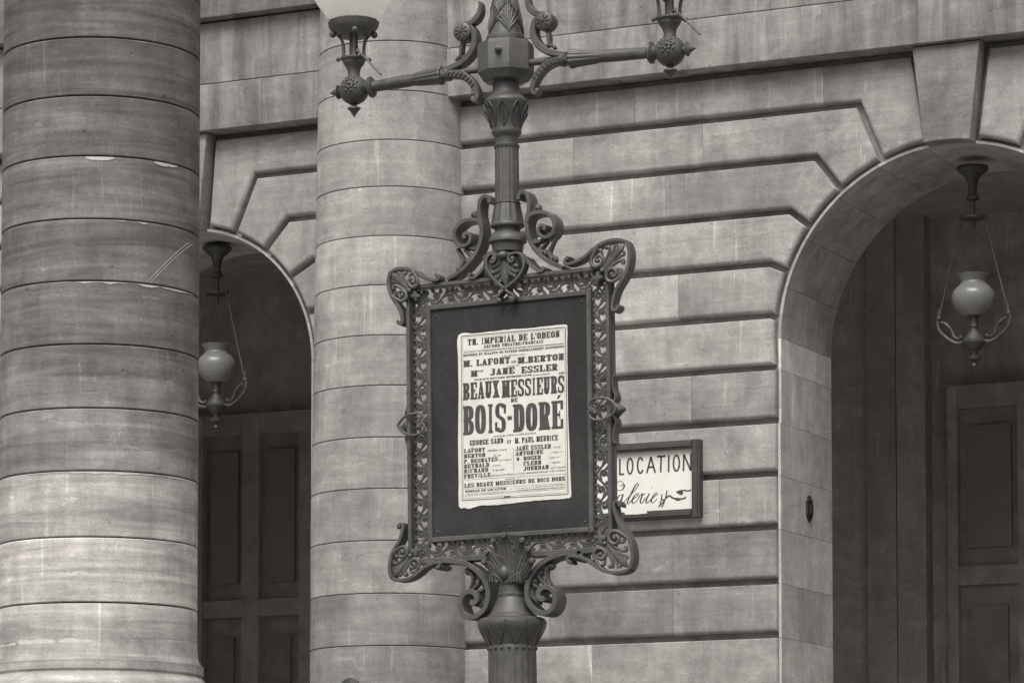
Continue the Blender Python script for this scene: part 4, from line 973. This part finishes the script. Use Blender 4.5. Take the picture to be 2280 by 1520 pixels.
hand = strokes([[(1042,950),(1030,1010),(1012,1085),(965,1150),(905,1215)], [(958,1005),(955,1060),(945,1110),(925,1170)], [(1012,1085),(990,1150),(955,1222)]], .009) + \
       strokes([[(1015,1075),(1050,1045),(1085,1030),(1112,1055),(1160,1078),(1225,1080)]], .013) + strokes([[(1180,1098),(1255,1100)], [(1225,1080),(1300,1082),(1350,1052)]], .011) + \
       strokes([[(1190,972),(1260,950),(1330,945),(1380,956),(1432,935)]], .010) + strokes([[(955,1090),(995,1100)]], .010)
hand += [[szp(1185,978), szp(1300,945), szp(1290,965), szp(1245,1015)], [szp(1245,1015), szp(1290,965), szp(1308,985), szp(1275,1025)]]
ink(hand, 'pointing_hand')
m = MB(); q = szp(600, 1310); m.plate([(q[0]-.10,q[1]+.004),(q[0]+.075,q[1]+.006),(q[0]+.085,q[1]-.012),(q[0]+.01,q[1]-.016),(q[0]-.09,q[1]-.014)], SY+.05-.044, SY+.05-.039); m.build('chipped_paint', M_SIGN, sg_, smooth=0)

# ------------------------------------------------------------------ hanging lamps in the arches
def hanging_lamp(cx, zr, label):
    Y = .5
    t = empty('hanging_lamp', (cx, Y, zr)); tag(t, label, 'lamp', 'lamps hanging in the arches')
    z = lambda px: -(px)/291.0                      # metres below the rose from picture pixels
    m = MB(); m.lathe([(.115,0),(.118,z(6)),(.09,z(14)),(.05,z(24)),(.035,z(40)),(.03,z(60)),(.045,z(64)),(.045,z(70)),(.02,z(74)),(.018,z(104)),(.09,z(107)),(.09,z(112)),(.02,z(116)),(.016,z(128)),(.005,z(136))], 24); m.build('ceiling_rose', M_IRON, t, col=.6)
    gl = [(.075,z(318)),(.10,z(312)),(.14,z(300)),(.155,z(286)),(.158,z(276)),(.148,z(266)),(.118,z(256)),(.095,z(250)),(.092,z(246)),(.105,z(238)),(.125,z(230)),(.121,z(230)),(.10,z(240))]
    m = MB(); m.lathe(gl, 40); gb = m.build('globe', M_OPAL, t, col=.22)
    m = MB(); m.lathe([(.05,z(318)),(.03,z(324)),(.034,z(330)),(.03,z(336)),(.036,z(341)),(.03,z(346)),(.04,z(352)),(.07,z(364)),(.085,z(370)),(.085,z(375)),(.06,z(385)),(.025,z(394)),(.02,z(402)),(.055,z(405)),(.05,z(410)),(.015,z(416)),(.025,z(424)),(.005,z(430))], 28); m.build('burner_cup', M_IRON, t, col=.6)
    for sg in (-1, 1):
        k = 1/262.0
        P = spline([(sg*.05, z(371)), (sg*.13, z(374)), (sg*.20, z(362)), (sg*.26, z(345)), (sg*.275, z(326)), (sg*.262, z(318))], 6)
        m = MB(); m.tube(P, .013, 1, 8); m.tube(spline([(sg*.10, z(366)),(sg*.15, z(360)),(sg*.17, z(345)),(sg*.20, z(335)),(sg*.23, z(328)),(sg*.255, z(326))], 5), [.006,.014,.010,.016,.010,.008], 1, 8)
        m.ball((sg*.10, 0, z(362)), .016, 8, 6); m.ball((sg*.265, 0, z(318)), .022, 8, 6); m.build('bracket', M_IRON, t, col=.6)
        m = MB(); m.tube([(sg*.262, z(316)), (sg*.175, z(214)), (sg*.088, z(110))], .0085, 1, 8); m.ball((sg*.088, 0, z(108)), .02, 8, 6); m.lathe([(.015,0),(.017,.03),(.012,.06)], 10, (sg*.262, 0, z(316))); m.build('rod', M_IRON, t, col=.6)
hanging_lamp(at(2168,690,.5).x, at(2160,372,.5).z, 'globe lamp hanging in the large arch at the right edge')
hanging_lamp(at(482,835,.5).x, at(484,550,.5).z, 'globe lamp hanging in the arch between the two columns')

# ------------------------------------------------------------------ timber screens at the back of the gallery
def door(x0, x1, z0, z1, label, nl):
    Y = 4.99; d = empty('gallery_door', (x0, Y, z0)); tag(d, label, 'door', 'timber doors inside the gallery')
    W = x1-x0; H = z1-z0
    MB().box((0, .10, 0), (W, .16, H)).build('leaf', M_WOOD, d, smooth=0)
    xs = [i*W/nl for i in range(nl+1)]
    for i, x in enumerate(xs): MB().box((max(0, x-.09), .02, 0), (min(W, x+.09), .099, H)).build('stile', M_WOOD, d, smooth=0, col=1.25)
    for z, h in ((0,.2),(1.98,.16),(H-.2,.2)):
        for i in range(nl): MB().box((xs[i]+.091, .03, z), (xs[i+1]-.091, .098, z+h)).build('rail', M_WOOD, d, smooth=0, col=1.25)
    for i in range(nl):
        MB().box((xs[i]+.16, .06, 2.3), (xs[i+1]-.16, .097, H-.35)).build('pane', M_GLASSD, d, smooth=0)
        MB().box((xs[i]+.20, .06, .35), (xs[i+1]-.20, .097, 1.8)).build('panel', M_WOOD, d, smooth=0, col=.88)
door(-5.35, -2.9, 2.6, 6.5, 'dark panelled timber door deep inside the narrow left arch', 4)
door(2.75, 4.9, 2.6, 6.3, 'dark panelled timber door deep inside the wide right arch', 3)
# ------------------------------------------------------------------ small ironwork
q = at(1800, 1132, .3); jx = AR['cx']-AR['R']
hp = empty('iron_fitting', (jx, .56, at(1800, 1132, .56).z)); 
# position so that it sits on the jamb face
for Yt in [i*.01 for i in range(0, 100)]:
    if at(1800, 1132, Yt).x < jx: break
hp.location = (jx, Yt, at(1800, 1132, Yt).z); tag(hp, 'small dark iron latch plate fixed on the stone arch jamb', 'fitting')
m = MB(); prof = [(-.055,-.06),(.0,-.10),(.055,-.06),(.055,.05),(.03,.06),(.028,.085),(0,.10),(-.028,.085),(-.03,.06),(-.055,.05)]
vs = [(.0015, a, b) for a, b in prof] + [(.016, a*.92, b*.96) for a, b in prof]; n = len(prof)
m.add(vs, [tuple(range(n)), tuple(range(2*n-1, n-1, -1))] + [(i, i+n, (i+1) % n+n, (i+1) % n) for i in range(n)]); m.build('plate', M_BOARD, hp)
m = MB(); m.box((.014,-.016,-.04), (.034,.016,.03)); m.ball((.024, 0, .06), .014, 10, 6); m.build('catch', M_BOARD, hp)
a = math.atan2(-FH.y, -FH.x) - .49; zq = 3.42; ro = RE(3.4)
wk = empty('wall_boss', (CE.x + ro*math.cos(a), CE.y + ro*math.sin(a), zq)); tag(wk, 'small dark iron boss on the foot of the engaged column', 'fitting')
m = MB(); m.lathe([(.09,-.01),(.09,.012),(.075,.02),(.055,.03),(.05,.045),(.02,.05)], 20, (0,0,0), (math.cos(a), math.sin(a), 0)); m.build('boss', M_BOARD, wk)
m = MB(); m.lathe([(.022,.045),(.022,.075),(.012,.082)], 14, (0,0,0), (math.cos(a), math.sin(a), 0)); m.build('stud', M_IRON, wk)
